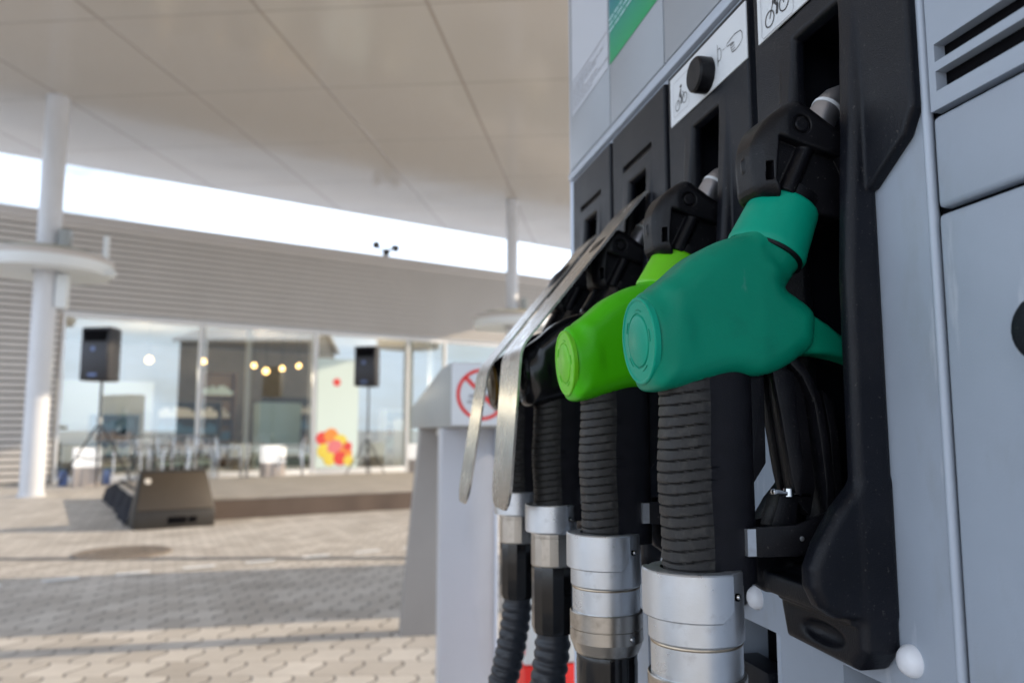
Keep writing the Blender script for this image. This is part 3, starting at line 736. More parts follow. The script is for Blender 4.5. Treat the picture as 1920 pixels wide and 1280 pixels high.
    # lower tail of the vinyl cover
    mb = MB(); mb.prism([q(*p)[::2] for p in [(.312,1.083),(.324,1.081),(.336,1.074),(.350,1.0635),(.366,1.054),(.366,1.045),(.348,1.0505),(.332,1.0530),(.312,1.0535)]], -.0125, .0125, 'y', .004, 3)
    nb(mb).build('cover_tail', cm, t)
    # latch bracket and ring pin
    mb = MB(); mb.prism([q(*p)[::2] for p in [(.2625,.9355),(.298,.9365),(.322,.945),(.327,.938),(.324,.920),(.296,.916),(.2625,.9165)]], -.0215, -.0185, 'y', .0006)
    mb.prism([q(*p)[::2] for p in [(.2625,.9355),(.298,.9365),(.322,.945),(.327,.938),(.324,.920),(.296,.916),(.2625,.9165)]], .0185, .0215, 'y', .0006)
    mb.box(*(.2625-RX,.2665-RX), -.0214,.0214, .9168-RZ,.9352-RZ)
    mb.prism([q(*p)[::2] for p in [(.294,.956),(.308,.954),(.304,.925),(.296,.918),(.286,.934)]], -.008, .008, 'y', .001)
    br = nb(mb).build('latch_bracket', M['blackn'], t)
    mb = MB(); mb.prism([(.2604-RX,.0205),(.2604-RX,-.0222),(.2665-RX,-.0222),(.2665-RX,-.0214),(.2623-RX,-.0214),(.2623-RX,.0205)], .9172-RZ, .9348-RZ, 'z')
    nb(mb).build('latch_plate', M['alu'], br)
    for rx_, rz_, k_ in ((.3005,.9275,1.),(.3125,.9312,.75)):
        mb = MB(); mb.lathe([(0,.0008),(.0016*k_,.0004),(.0018*k_,-.001)], q(rx_,rz_,-.0215), (0,-1,0), 14); nb(mb).build('rivet', M['alu'], br)
    mb = MB(); mb.prism([q(*p)[::2] for p in [(.2865,.9590),(.2895,.9595),(.296,.9580),(.303,.9568),(.3150,.9560),(.3150,.9538),(.303,.9545),(.296,.9550),(.2895,.9560),(.2865,.9560)]], -.012, -.006, 'y', .0006)
    mb.lathe([(0,.0018),(.0036,.0013),(.0040,-.004),(0,-.0046)], q(.2995,.9585,-.009), (0,0,1), 16); nb(mb).build('release_pin', M['chrome'], t)
    # swivel
    c_ = 0 if not small else 1
    r1 = .0330 if not small else .0288
    mb = MB(); zt = .909 if not small else .917
    pr = [(r1*.7,zt-.001),(r1-.0022,zt-.001),(r1-.0014,zt-.002),(r1-.0014,.8635 if not small else .886),(r1-.003,.8615 if not small else .8845),(r1*.7,.8615 if not small else .8845)]
    mb.lathe([(a, b-RZ) for a, b in pr], n=72)
    kk = r1/.033
    na = 40; a0, a1 = R(150), R(292); ro = r1+.0022; G = []
    for i in range(na+1):
        f = i/na; a = a0+(a1-a0)*f; e = min(f, 1-f)*(a1-a0)*r1; zb = zt-.031+max(0, .010-e)*.9; rr_ = ro-(.0 if e > .0015 else .0015-e)
        G.append([mb.bm.verts.new((math.cos(a)*r, math.sin(a)*r, z_-RZ)) for r, z_ in ((r1-.004,zt-.0012),(rr_-.0008,zt-.0008),(rr_,zt-.0018),(rr_,zb+.001),(rr_-.001,zb),(r1-.004,zb-.001))])
    for A_, B_ in zip(G, G[1:]):
        for k in range(5): mb.bm.faces.new((A_[k],B_[k],B_[k+1],A_[k+1]))
    for A_ in (G[0], G[-1]): mb.bm.faces.new(A_)
    cl = nb(mb).build('swivel_collar', M['alu'], t, 30)
    mb = MB(); mb.lathe([(.0024,.0006),(.0024,-.002)], (.0163*kk,-.0284*kk,zt-.016-RZ), (.5,-.87,0), 20); mb.lathe([(.0001,.0000),(.0024,.0004)], (.0163*kk,-.0284*kk,zt-.016-RZ), (.5,-.87,0), 20)
    nb(mb).build('set_screw_hole', M['dark'], cl)
    mb = MB(); mb.lathe([(0,.0016),(.0013,.0012),(.0018,0)], (.0165*kk,-.0288*kk,zt-.0158-RZ), (.5,-.87,0), 16); nb(mb).build('set_screw', M['chrome'], cl)
    if not small:
        mb = MB(); mb.lathe([(.0303,.8620-RZ),(.0306,.8611-RZ),(.0303,.8602-RZ)], n=72); nb(mb).build('brass_ring', M['gold'], t)
        mb = MB(); mb.lathe([(.0285,.8612-RZ),(.0302,.8605-RZ),(.0302,.840-RZ)], n=72); nb(mb).build('swivel_tube', M['alu'], t)
        mb = MB(); mb.lathe([(b_, a_-RZ) for b_, a_ in [(.0295,.8405),(.0320,.8405),(.0325,.8398),(.0325,.8272),(.0318,.8268),(.0318,.8262),(.0325,.8258),(.0325,.8155),(.0318,.8140),(.0285,.8055),(.0270,.8040),(.0255,.8040)]], n=72); sr = nb(mb).build('steel_ring', M['steel'], t, 20)
        mb = MB(); mb.lathe([(0,.0012),(.0012,.0009),(.0022,-.0005),(.0026,.0004),(.0028,-.001)], (.0130,-.0300,.8205-RZ), (.4,-.9,0), 18); nb(mb).build('set_screw', M['chrome'], sr)
        mb = MB(); mb.lathe([(b_, a_-RZ) for b_, a_ in [(.020,.8052),(.0262,.8050),(.0270,.8035),(.0268,.7990),(.0272,.7960),(.0262,.735),(.0235,.725),(.020,.722)]], n=64); nb(mb).build('hose_sleeve', M['gloss'], t)
        hz0, hr = .727, .0205
    else:
        mb = MB(); mb.lathe([(b_, a_-RZ) for b_, a_ in [(.019,.886),(.0246,.885),(.0246,.8815),(.0240,.8811),(.0240,.8800),(.0246,.8796),(.0246,.850),(.0236,.8485),(.018,.8485)]], n=16); nb(mb).build('steel_ring', M['steel'], t, 20)
        mb = MB(); mb.lathe([(b_, a_-RZ) for b_, a_ in [(.017,.8490),(.0234,.8488),(.0239,.8470),(.0239,.7825),(.0215,.7755),(.0165,.774)]], n=12); nb(mb).build('hose_sleeve', M['gloss'], t, 20)
        hz0, hr = .777, .0180
    # hose with ribbed and dimpled protector, drifting outwards, then looping back to the base
    ctrl = [Vector(q(.2325,hz0+.004)), Vector(q(.2300,hz0-.03)), Vector(q(.218,hz0-.09)), Vector(q(.192,hz0-.19)), Vector(q(.175,.42)), Vector(q(.155,.28)), Vector(q(.175,.17)), Vector(q(.24,.12)), Vector(q(.31,.16)), Vector(q(.38,.24))]
    pts = []
    for i in range(len(ctrl)-1):
        p0 = ctrl[max(i-1,0)]; p1 = ctrl[i]; p2 = ctrl[i+1]; p3 = ctrl[min(i+2,len(ctrl)-1)]
        m_ = max(6, int((p2-p1).length/.0016))
        for j in range(m_):
            s = j/m_; pts.append(.5*((2*p1)+(-p0+p2)*s+(2*p0-5*p1+4*p2-p3)*s*s+(-p0+3*p1-3*p2+p3)*s**3))
    dist = 0; rs = []; ds = []
    for i, p in enumerate(pts):
        if i: dist += (p-pts[i-1]).length
        ds.append(dist); f = .5-.5*math.cos(2*PI*dist/.0122)
        rs.append(hr+(0.0 if dist < .014 else .0024*f**.6))
    mb = MB(); rg = mb.tube(pts, rs, 24)
    for i, ring in enumerate(rg):
        row = int(ds[i]/.0122); ph = (ds[i]/.0122) % 1
        if abs(ph-.5) < .22 and ds[i] > .03 and row % 2 == 0:
            for kx in range(0, 24, 4): ring[kx].co = pts[i]+(ring[kx].co-pts[i])*.86
    nb(mb).build('hose', M['hose'], t, 60)
    return t
noz = []
for k, (lb, a, b, c, sm) in enumerate([
    ('dark teal green fuel nozzle with round end cap, nearest and largest of the row', M['teal'], M['teal2'], M['teal2'], False),
    ('bright lime green fuel nozzle hanging behind the teal one', M['green'], M['green2'], M['green2'], False),
    ('all black fuel nozzle under the nearer steel guard plate, next to the lime green one', M['bcover'], M['bcover'], M['bcover'], True),
    ('black fuel nozzle with ochre end cap, farthest of the row, between two steel guards', M['bcover'], M['bcover'], M['ochre'], True)]):
    o = make_nozzle(lb, 'fuel nozzles hanging on the dispenser', a, b, c, sm)
    o.location = (RX*KS, YC[k], 1-(1-RZ)*KS); noz.append(o)

# unseen second dispenser, added and squeezed so its shadow band crosses the paving
d2 = copy_tree(disp); d2.location = (2.15, 5.18, 0); d2.scale = (1,.94,1); d2['label'] = 'unseen second silver fuel dispenser, added behind the near one for its shadow'

# ------------------------------------------------------------------ service kiosk with prohibition sign
KO = Vector((.45,3.3,0)); kio = thing('service_kiosk', 'grey service kiosk on two legs with a red ring prohibition sign on its end', 'kiosk', KO)
def kpart(name, mb, m, parent=kio, smooth=35):
    for v in mb.bm.verts: v.co -= KO
    return mb.build(name, m, parent, smooth)
mb = MB(); mb.prism([(2.62,1.008),(4.2,1.008),(4.2,1.12),(2.9,1.228),(2.62,1.228)], .345, .80, 'x', .006); kpart('header', mb, M['kiosk'])
mb = MB(); mb.prism([(.283,0),(.60,0),(.60,1.008),(.371,1.008)], 3.92, 4.06, 'y', .004); kpart('leg', mb, M['kioskd'])
mb = MB(); mb.box(.347,.56,2.86,2.98,0,1.006,.006); kpart('pillar', mb, M['kioskp'])
mb = MB(); mb.box(.545,.553,2.84,2.859,0,1.0,.002); kpart('edge_strip', mb, M['trimlight'])
mb = MB(); mb.box(.40,.44,3.4,3.5,.975,1.007,.004); kpart('under_lamp', mb, M['badgew'])
mb = MB(); mb.box(.349,.60,2.605,2.6195,1.014,1.224,.002); sgn = kpart('prohibition_sign', mb, M['white'])
mb = MB(); cx, cz = .452, 1.119; pts = []
def ring_xz(mb, cx, cz, ro, ri, y, n=64):
    a = [mb.bm.verts.new((cx+ro*math.cos(2*PI*k/n), y, cz+ro*math.sin(2*PI*k/n))) for k in range(n)]
    b = [mb.bm.verts.new((cx+ri*math.cos(2*PI*k/n), y, cz+ri*math.sin(2*PI*k/n))) for k in range(n)]
    for k in range(n): mb.bm.faces.new((a[k], a[(k+1)%n], b[(k+1)%n], b[k]))
ring_xz(mb, cx, cz, .088, .0765, 2.603)
dg = Vector((.7071,0,-.7071)); nn = Vector((.7071,0,.7071))*.0065; c3 = Vector((cx,2.6022,cz))
mb.faces([tuple(c3-dg*.082-nn), tuple(c3+dg*.082-nn), tuple(c3+dg*.082+nn), tuple(c3-dg*.082+nn)], [(0,1,2,3)])
for v in mb.bm.verts: v.co -= KO
mb.build('red_ring', M['red'], sgn, 0)
mb = MB()
for x0,x1,z0,z1 in ((-.045,.03,-.012,.0),(.034,.05,-.012,.0),(.034,.038,.004,.02),(.044,.048,.004,.026),(-.05,-.035,-.03,-.02),(-.03,-.02,.02,.03)):
    mb.faces([(cx+x0,2.6035,cz+z0),(cx+x1,2.6035,cz+z0),(cx+x1,2.6035,cz+z1),(cx+x0,2.6035,cz+z1)], [(0,1,2,3)])
for v in mb.bm.verts: v.co -= KO
mb.build('grey_symbol', M['greyink'], sgn, 0)

# white and red extinguisher cabinet behind the hoses
FO = Vector((.538,2.1,0)); fx = thing('extinguisher_cabinet', 'white cabinet with red edges standing behind the two far hoses', 'cabinet', FO)
mb = MB(); mb.box(-.062,.10,-.03,.12,.381,.62,.006); mb.build('cabinet_body', M['whitein'], fx)
mb = MB(); mb.box(-.066,-.0625,-.034,.12,.41,.60,.001); mb.box(-.064,.10,-.035,.12,.0,.378,.006); mb.box(.046,.052,-.0345,-.031,.41,.60); mb.build('red_base', M['red'], fx)

# ------------------------------------------------------------------ canopy
H = 6.28
def canopy_mat():
    m = mat('canopy_soffit', (.53,.50,.465), .16, 0, .6); nt = m.node_tree; b = nt.nodes['Principled BSDF']; L = nt.links.new
    tc = nt.nodes.new('ShaderNodeTexCoord'); sp = nt.nodes.new('ShaderNodeSeparateXYZ'); L(tc.outputs['Object'], sp.inputs[0])
    def mt(op, a, b_=None):
        n = nt.nodes.new('ShaderNodeMath'); n.operation = op
        for i, v in enumerate((a, b_)):
            if v is None: continue
            if isinstance(v, (int, float)): n.inputs[i].default_value = v
            else: L(v, n.inputs[i])
        return n.outputs[0]
    a = mt('MULTIPLY', mt('SUBTRACT', sp.outputs['X'], mt('MULTIPLY', sp.outputs['Y'], .36)), 1/1.063)
    bb = mt('MULTIPLY', mt('ADD', sp.outputs['Y'], mt('MULTIPLY', sp.outputs['X'], .304)), 1/1.045)
    def line(v, off, per, wd):
        f = mt('FRACT', mt('ADD', mt('MULTIPLY', mt('SUBTRACT', v, off), 1/per), 100.5)); dd = mt('MULTIPLY', mt('ABSOLUTE', mt('SUBTRACT', f, .5)), per)
        n = nt.nodes.new('ShaderNodeMapRange'); n.inputs['From Min'].default_value = wd*.6; n.inputs['From Max'].default_value = wd; n.inputs['To Min'].default_value = 1; n.inputs['To Max'].default_value = 0
        L(dd, n.inputs['Value']); return n.outputs[0]
    l1 = line(a, -2.27, 2.15, .026); l2 = line(bb, 11.25, 2.25, .022)
    ln = mt('MAXIMUM', l1, mt('MULTIPLY', l2, .7))
    cx = nt.nodes.new('ShaderNodeMix'); cx.data_type = 'RGBA'; cx.inputs['A'].default_value = (.53,.50,.465,1); cx.inputs['B'].default_value = (.34,.29,.25,1)
    L(ln, cx.inputs['Factor']); L(cx.outputs['Result'], b.inputs['Base Color'])
    ns = nt.nodes.new('ShaderNodeTexNoise'); ns.inputs['Scale'].default_value = .55; ns.inputs['Detail'].default_value = 1; L(tc.outputs['Object'], ns.inputs['Vector'])
    bp = nt.nodes.new('ShaderNodeBump'); bp.inputs['Strength'].default_value = .5; bp.inputs['Distance'].default_value = .05
    L(mt('ADD', ns.outputs['Fac'], mt('MULTIPLY', ln, -.15)), bp.inputs['Height']); L(bp.outputs[0], b.inputs['Normal'])
    return m
def far(x): return 16.11+.43*(x+6.63)
rx = lambda y: 9.3+.335*(y-13)
# corners
xr = 12.0; yr = far(xr)
poly = [(-7.7,far(-7.7)), (xr,yr), (rx(-9),-9), (-7.7,-9)]
can = thing('fuel_canopy', 'large flat pale canopy roof over the forecourt with round columns', 'canopy', (0,0,0))
mb = MB(); mb.prism(poly, H, H+.02, 'z'); mb.build('soffit', canopy_mat(), can, 0)
mb = MB(); mb.prism([(p[0]*1.0,p[1]) for p in poly], H+.021, H+.55, 'z'); mb.build('roof_deck', M['fascia'], can, 0)
for (x, y, r) in ((-4.62,13.12,.165),(3.65,17.06,.135),(7.9,1.2,.165),(-5.8,-4.5,.165)):
    mb = MB(); mb.lathe([(r,0),(r,H-.001)], n=32); mb.lathe([(r+.03,0),(r+.03,.03),(r,.035)], n=32); mb.build('column', M['column'], can, 40, (x,y,0))
def column_light(x, y, z, r, label, post):
    t = thing('column_light', label, 'light ring', (x,y,z), 0, 'light rings on the canopy columns')
    mb = MB(); mb.lathe([(r*.45,.02),(r*.97,-.02),(r,.03),(r,.20),(r-.03,.235)], n=48); mb.lathe([(r*.45,.02),(.2,.02)], n=48); mb.build('lamp_bowl', M['lampw'], t)
    mb = MB(); mb.lathe([(r*.965,.236),(r*.75,.33),(.30,.36),(.30,.34)], n=48); mb.build('lamp_top', M['lampt'], t)
    mb = MB(); mb.lathe([(r*1.003,.15),(r*1.02,.19),(r*1.003,.235)], n=48); mb.build('rim', M['fascia'], t)
    mb = MB(); mb.box(.19,.34,-.16,.02,.33,.68,.01); mb.build('control_box', M['kiosk'], t)
    if post:
        mb = MB(); mb.lathe([(.045,.25),(.045,.60),(.0,.61)], (r*.93,-.1,0), n=16); mb.build('post', M['lampw'], t)
        mb = MB(); mb.box(r*.9,r*1.12,-.2,-.1,-.03,.04,.01); mb.build('arm', M['lampw'], t)
        mb = MB(); mb.box(.17,.33,-.1,.06,-.55,-.02,.01); mb.build('lower_box', M['lampw'], t)
    return t
column_light(-4.62,13.12,3.42,.93,'white ring shaped light around the left column with a small post on its edge',True)
column_light(3.65,17.06,3.30,.88,'white ring shaped light around the far right column above the kiosk',False)

# ------------------------------------------------------------------ shop building (local x runs along the facade, local -y faces the forecourt)
HB = R(22); B0 = Vector((-5.25,16.26,0))
shop = thing('shop_building', 'long grey metal clad shop with a full height glass front behind the forecourt', 'building', B0, HB)
def fac(s, o, z=0):
    e = Vector((math.cos(HB),math.sin(HB),0)); n = Vector((math.sin(HB),-math.cos(HB),0)); return B0+e*s+n*o+Vector((0,0,z))
def siding(mb, s0, s1, z0, z1, off=0):
    n = int(round((z1-z0)/.125)); h = (z1-z0)/n
    for i in range(n):
        z = z0+h*i
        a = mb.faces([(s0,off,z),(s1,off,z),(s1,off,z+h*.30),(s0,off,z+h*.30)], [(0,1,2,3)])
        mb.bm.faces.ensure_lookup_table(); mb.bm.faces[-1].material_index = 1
        mb.faces([(s0,off,z+h*.30),(s1,off,z+h*.30),(s1,off-.035,z+h*.34),(s0,off-.035,z+h*.34),(s1,off-.035,z+h*.98),(s0,off-.035,z+h*.98),(s1,off,z+h),(s0,off,z+h)], [(0,1,2,3),(3,2,4,5),(5,4,6,7)])
    mb.box(s0,s1,off+.001,off+.10,z0,z1)
mb = MB(); siding(mb, -.16, 30, 3.28, 4.98); siding(mb, -9, -.163, .0, 4.98); sd = mb.build('metal_siding', M['siding'], shop, 0); sd.data.materials.append(mat('siding_gap_shade', (.20,.19,.18), .6))  # recessed faces coloured darker, the shade of the gaps put into the material
mb = MB(); mb.box(-9,30,-.05,.35,4.985,5.20,.02); mb.build('roof_fascia', M['fascia'], shop)
mb = MB(); mb.box(-9,30,.36,9,4.9,5.1); mb.box(-9,-8.9,.11,9,0,4.89); mb.box(29.9,30,.11,9,0,4.89); mb.build('roof', M['fascia'], shop)
mb = MB(); mb.box(-.15,30,6.0,6.2,0,3.3); mb.box(-.25,-.152,.11,6.0,0,3.3); mb.build('back_wall', M['wallin'], shop)
mb = MB(); mb.box(-.15,30,.11,5.99,3.3,3.35); mb.build('interior_ceiling', M['wallin'], shop)
mb = MB(); mb.box(-.15,29.9,.06,5.99,0.004,.04); mb.build('interior_floor', M['floorin'], shop)
xs = [-.1,2.41,4.88,7.22,8.25,10.6,13.0,15.4,17.8,20.2,22.6,25,27.4,29.9]
for i in range(len(xs)-1):
    a, b = xs[i], xs[i+1]
    mb = MB(); wl = .06 if i != 2 else .10
    mb.box(a-.03,a-.03+wl,-.04,.08,.0,3.25,.005)
    mb.box(a+.032+wl-.06,b-.031,-.03,.07,3.16,3.25,.005); mb.box(a+.032+wl-.06,b-.031,-.03,.07,0,.12,.005)
    wn = mb.build('window', M['frame'], shop)
    mb = MB(); mb.faces([(a+.03,.02,.12),(b-.03,.02,.12),(b-.03,.02,3.16),(a+.03,.02,3.16)],[(0,1,2,3)]); mb.build('pane', M['glass'], wn, 0)
mb = MB(); mb.box(-.16,30,-.06,.09,3.252,3.279); mb.build('head_trim', M['frame'], shop)
mb = MB()
for s_ in (3.55,8.15,): mb.box(s_-.05,s_+.05,.5,.6,.04,3.29)
mb.box(7.3,7.42,.12,.3,.04,3.29); mb.build('interior_post', M['siding'], shop)

def inshop(name, label, cat, s, o, group=None): return thing(name, label, cat, fac(s,-o), HB, group)
# pendant lamps
for i, (s_, z_) in enumerate([(1.62,2.50),(2.74,2.52),(3.86,2.48),(4.14,2.36),(4.52,2.44),(4.92,2.52)]):
    t = inshop('pendant_lamp', ['warm glowing pendant lamp alone in the leftmost shop window','warm glowing pendant lamp just right of the first white mullion','leftmost warm pendant lamp of the four grouped near the second pane','lowest hanging and largest warm pendant lamp of the four','warm pendant lamp third of the four in the cluster','warm pendant lamp closest to the wide white mullion'][i], 'lamp', s_, 1.2, 'warm pendant lamps in the shop')
    mb = MB(); rr2 = .075 if i in (0,3) else .06; mb.lathe([(0,-rr2)]+[(rr2*math.sin(a*PI/10), -rr2*math.cos(a*PI/10)) for a in range(1,9)]+[(.02,rr2)], n=20); mb.build('bulb', M['lamp'], t, 60, (0,0,z_))
    mb = MB(); mb.lathe([(.008,rr2),(.008,3.29-z_)], n=6); mb.build('cord', M['darkin'], t, 40, (0,0,z_))
for s_ in (1.6, 4.3, 7.5):
    l = bpy.data.lights.new('pendant_light', 'POINT'); l.energy = 85; l.color = (1., .80, .58); l.shadow_soft_size = .08
    lo_ = bpy.data.objects.new('pendant_light', l); COL.objects.link(lo_); lo_.location = fac(s_, -1.9, 2.35)
# furniture inside
t = inshop('display_cabinet', 'pale turquoise upright cabinet behind the glass next to the wide mullion', 'cabinet', 4.35, .9)
mb = MB(); mb.box(-.48,.48,-.25,.25,.09,1.62,.01); mb.build('cabinet_body', M['counter'], t)
mb = MB(); mb.box(-.50,.50,-.27,.27,1.621,1.66,.005); mb.build('cabinet_top', M['darkin'], t)
mb = MB(); mb.box(-.46,.46,-.23,.23,.041,.089); mb.build('cabinet_base', M['darkin'], t)
for (s_, o_, w_, h_, m1, lb) in ((1.25,3.2,1.0,1.35,'bluein','low blue shelving unit seen through the leftmost glass'),(2.9,3.4,1.5,1.7,'darkin','dark shelf unit with colourful goods behind the second pane'),(3.75,4.2,.9,2.5,'brownin','tall brown shelf unit deep inside the shop'),(6.1,4.6,2.0,1.9,'darkin','dark wide shelf behind the poster pane'),(9.5,4.0,2.2,1.6,'whitein','white shelf unit far right inside the shop')):
    t = inshop('shelf_unit', lb, 'shelf', s_, o_)
    mb = MB(); mb.box(-w_/2,w_/2,.15,.25,.04,h_); mb.box(-w_/2,-w_/2+.03,-.25,.149,.04,h_); mb.box(w_/2-.03,w_/2,-.25,.149,.04,h_)
    for j in range(5): mb.box(-w_/2+.031,w_/2-.031,-.24,.148,.1+j*(h_-.15)/4,.13+j*(h_-.15)/4)
    mb.build('rack', M[m1], t)
    for j in range(4):
        mb = MB(); x_ = -w_/2+.06
        while x_ < w_/2-.15:
            bw = random.uniform(.05,.12); bh = random.uniform(.12,.26); mb.box(x_,x_+bw,-.2,0,.131+j*(h_-.15)/4,.131+j*(h_-.15)/4+bh); x_ += bw+.01
        mb.build('goods', [M['bluein'],M['badgew'],M['counter'],M['brownin']][(j+int(s_)) % 4], t)
t = inshop('reflection_stand_in', 'white panel added inside the left part of the shop for a pale reflection', 'partition', 1.55, 4.4)
mb = MB(); mb.box(-1.6,.7,-.05,.05,.04,2.2); mb.box(-.2,.0,-.08,-.051,.5,1.9); mb.build('reflection_panel', M['whitein'], t)  # added white panel, stands in for white shapes mirrored in the glass
# poster film
t = thing('window_poster', 'tall pale poster on the glass with red and yellow fruit shapes at its foot', 'poster', fac(5.42,.055), HB)
mb = MB(); mb.box(-.48,.52,0,.008,.14,2.62); mb.build('poster_sheet', M['post'], t)
mb = MB(); mb.lathe([(0,.0),(.10,.0)], (-.02,-.004,2.08), (0,-1,0), 6); mb.build('poster_logo', M['post_r'], t, 0)
for k, (x_, z_, r_, mm) in enumerate([(-.33,.80,.15,'post_r'),(-.12,.86,.17,'post_o'),(.10,.72,.17,'post_y'),(-.28,.52,.17,'post_y'),(-.02,.58,.19,'post_p'),(.22,.45,.17,'post_o'),(-.15,.34,.15,'post_y'),(.10,.35,.16,'post_r'),(.30,.30,.12,'post_y'),(.28,.62,.10,'post_r')]):
    mb = MB(); mb.lathe([(0,0),(r_,0)], (x_,-.003-.001*k,z_), (0,-1,0), 24); mb.build('fruit_shape', M[mm], t, 0)
t = inshop('wall_cabinet', 'white cabinet inside the shop at the right end, beside the far speaker', 'cabinet', 7.75, 1.0)
mb = MB(); mb.box(-.25,.25,-.3,.3,.04,1.25,.01); mb.build('cabinet_body', M['whitein'], t)
mb = MB(); mb.box(-.26,.26,-.31,.31,1.251,1.29,.004); mb.build('cabinet_top', M['kioskp'], t)

# roof floodlights
p = fac(6.62,-.1,5.19); t = thing('floodlight_cluster', 'three small dark floodlights on a bracket on the shop roof edge', 'floodlight', p, HB)
mb = MB(); mb.tube([(0,0,0),(0,0,.16)], .035, 8); mb.tube([(0,0,.10),(-.24,0,.27)], .025, 8); mb.tube([(0,0,.10),(.20,0,.24)], .025, 8); mb.build('bracket', M['darkin'], t)
for (x_, z_) in ((-.27,.28),(.0,.14),(.23,.26)):
    mb = MB(); mb.lathe([(0,-.10),(.06,-.08),(.10,.07),(.095,.085),(0,.075)], (x_,-.03,z_), (.2 if x_ > 0 else -.2,-.8,-.4), 16); mb.build('lamp_head', M['darkin'], t)

# ------------------------------------------------------------------ things on the forecourt
for i, s_ in enumerate((.30,3.62,6.95)):
    t = thing('bollard', ['square bollard with white head at the left end of the glass front','square bollard with white head in the middle of the glass front','square bollard with white head in front of the far right speaker stand'][i], 'bollard', fac(s_,1.25), HB, 'square bollards in front of the shop')
    mb = MB(); mb.box(-.20,.20,-.20,.20,0,.335,.008); mb.build('base', M['boll'], t)
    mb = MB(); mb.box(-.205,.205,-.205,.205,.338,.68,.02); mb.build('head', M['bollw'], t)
for i, s_ in enumerate((-.02,.66)):
    p = fac(s_,.9); t = thing('blue_box', ['small dark blue box left of the left bollard','small dark blue box right of the left bollard'][i], 'box', p, HB, 'blue boxes by the left bollard')
    mb = MB(); mb.box(-.07,.07,-.1,.1,0,.27,.01); mb.build('box_body', M['badge'], t)
    mb = MB(); mb.box(-.075,.075,-.105,.105,.271,.29,.003); mb.build('lid', M['bluein'], t)

def chair(label, x, y, rz):
    t = thing('cafe_chair', label, 'chair', (x,y,0), rz, 'metal cafe chairs on the terrace')
    for s in (-1,1):
        mb = MB(); mb.tube([(s*.24,.22,0),(s*.24,.20,.42),(s*.24,.17,.66),(s*.24,-.16,.66),(s*.24,-.22,.60),(s*.24,-.24,0)], .014, 8); mb.build('side_frame', M['chrome'], t)
    mb = MB(); mb.tube([(-.22,-.18,.43),(-.22,-.27,.82),(-.16,-.285,.87),(.16,-.285,.87),(.22,-.27,.82),(.22,-.18,.43)], .013, 8)
    for k in range(3): mb.box(-.21,.21,-.262-.006*k,-.252-.006*k,.60+k*.085,.615+k*.085)
    mb.build('backrest', M['chrome'], t)
    mb = MB(); mb.tube([(-.22,-.2,.43),(-.22,.2,.43),(.22,.2,.43),(.22,-.2,.43)], .012, 8, closed=True)
    for k in range(6): mb.box(-.215,.215,-.18+k*.065,-.135+k*.065,.435,.443)
    mb.build('seat', M['darkin'], t)
    return t
def table(label, x, y):
    t = thing('cafe_table', label, 'table', (x,y,0), 0, 'round cafe tables on the terrace')
    mb = MB(); mb.lathe([(0,.735),(.36,.735),(.37,.725),(.36,.715),(0,.712)], n=32); mb.build('table_top', M['chrome'], t)
    mb = MB(); mb.lathe([(.03,.02),(.025,.71)], n=12); mb.build('leg', M['chrome'], t)
    mb = MB()
    for k in range(4): a = k*PI/2+.4; mb.tube([(0,0,.05),(.28*math.cos(a),.28*math.sin(a),.012)], .014, 8)
    mb.build('foot', M['chrome'], t)
p = fac(1.35,1.0); table('round metal cafe table behind the left speaker stand', p.x, p.y)
for i,(s_,o_,rz) in enumerate(((.85,1.35,.3),(1.85,1.3,2.6),(1.55,.55,3.6),(2.78,1.25,-1.9),(3.95,1.35,1.2),(2.35,.6,3.0))):
    p = fac(s_,o_); chair(['shiny metal cafe chair nearest the left speaker stand','shiny metal cafe chair right of the left table','shiny metal cafe chair against the glass behind the left table','shiny metal cafe chair just right of the first white mullion','shiny metal cafe chair beside the middle bollard','shiny metal cafe chair against the glass at the first mullion'][i], p.x, p.y, HB+rz)
p = fac(3.25,.75); table('round metal cafe table left of the middle bollard', p.x, p.y)

# stage platform
st = thing('stage_platform', 'low wooden stage platform with brown cloth skirt in front of the shop', 'stage', (-2.12,9.05,0), R(19))
mb = MB(); mb.box(0,6.5,0,3.5,.21,.25,.005); mb.build('deck', M['stage'], st)
mb = MB()
n = 160; pts = [(x_, -.012-.006*math.sin(x_*9+2*math.sin(x_*2.3))) for x_ in [6.5*k/n for k in range(n+1)]]
for k in range(n): mb.faces([(pts[k][0],pts[k][1],.209),(pts[k+1][0],pts[k+1][1],.209),(pts[k+1][0],pts[k+1][1]-.01,.004),(pts[k][0],pts[k][1]-.01,.004)],[(0,1,2,3)])
bmesh.ops.remove_doubles(mb.bm, verts=mb.bm.verts, dist=1e-5)
mb.build('front_skirt', M['skirt'], st, 80)
mb = MB(); mb.box(.03,6.47,.03,3.47,.0,.205); mb.build('frame', M['darkin'], st)
# crumpled black cloth along the left side
mb = MB(); nu, nv = 46, 16; V_ = []
rc = random.Random(5)
for i in range(nu+1):
    row = []
    for j in range(nv+1):
        u, v_ = i/nu, j/nv; y_ = -.15+u*3.75
        out = .16*math.sin(v_*PI/2)*(.92+.09*math.sin(u*9)+.06*math.sin(u*29+1))
        z_ = (.262*(1-v_)**1.1+.004)+.022*math.sin(u*23+v_*7)*math.sin(v_*PI)+.009*math.sin(u*51+v_*13)*math.sin(v_*PI)+.035*math.exp(-((u-.9)/.09)**2)*math.sin(min(1,v_*2)*PI*.5+.2)*(1-v_)
        row.append(mb.bm.verts.new((.10-out-.10*min(1,v_*4), y_, max(.006,z_))))
    V_.append(row)
for i in range(nu):
    for j in range(nv): mb.bm.faces.new((V_[i][j],V_[i+1][j],V_[i+1][j+1],V_[i][j+1]))
cl = mb.build('black_cloth', M['cloth'], None, 80, (-2.12,9.05,0)); cl.rotation_euler = (0,0,R(19))
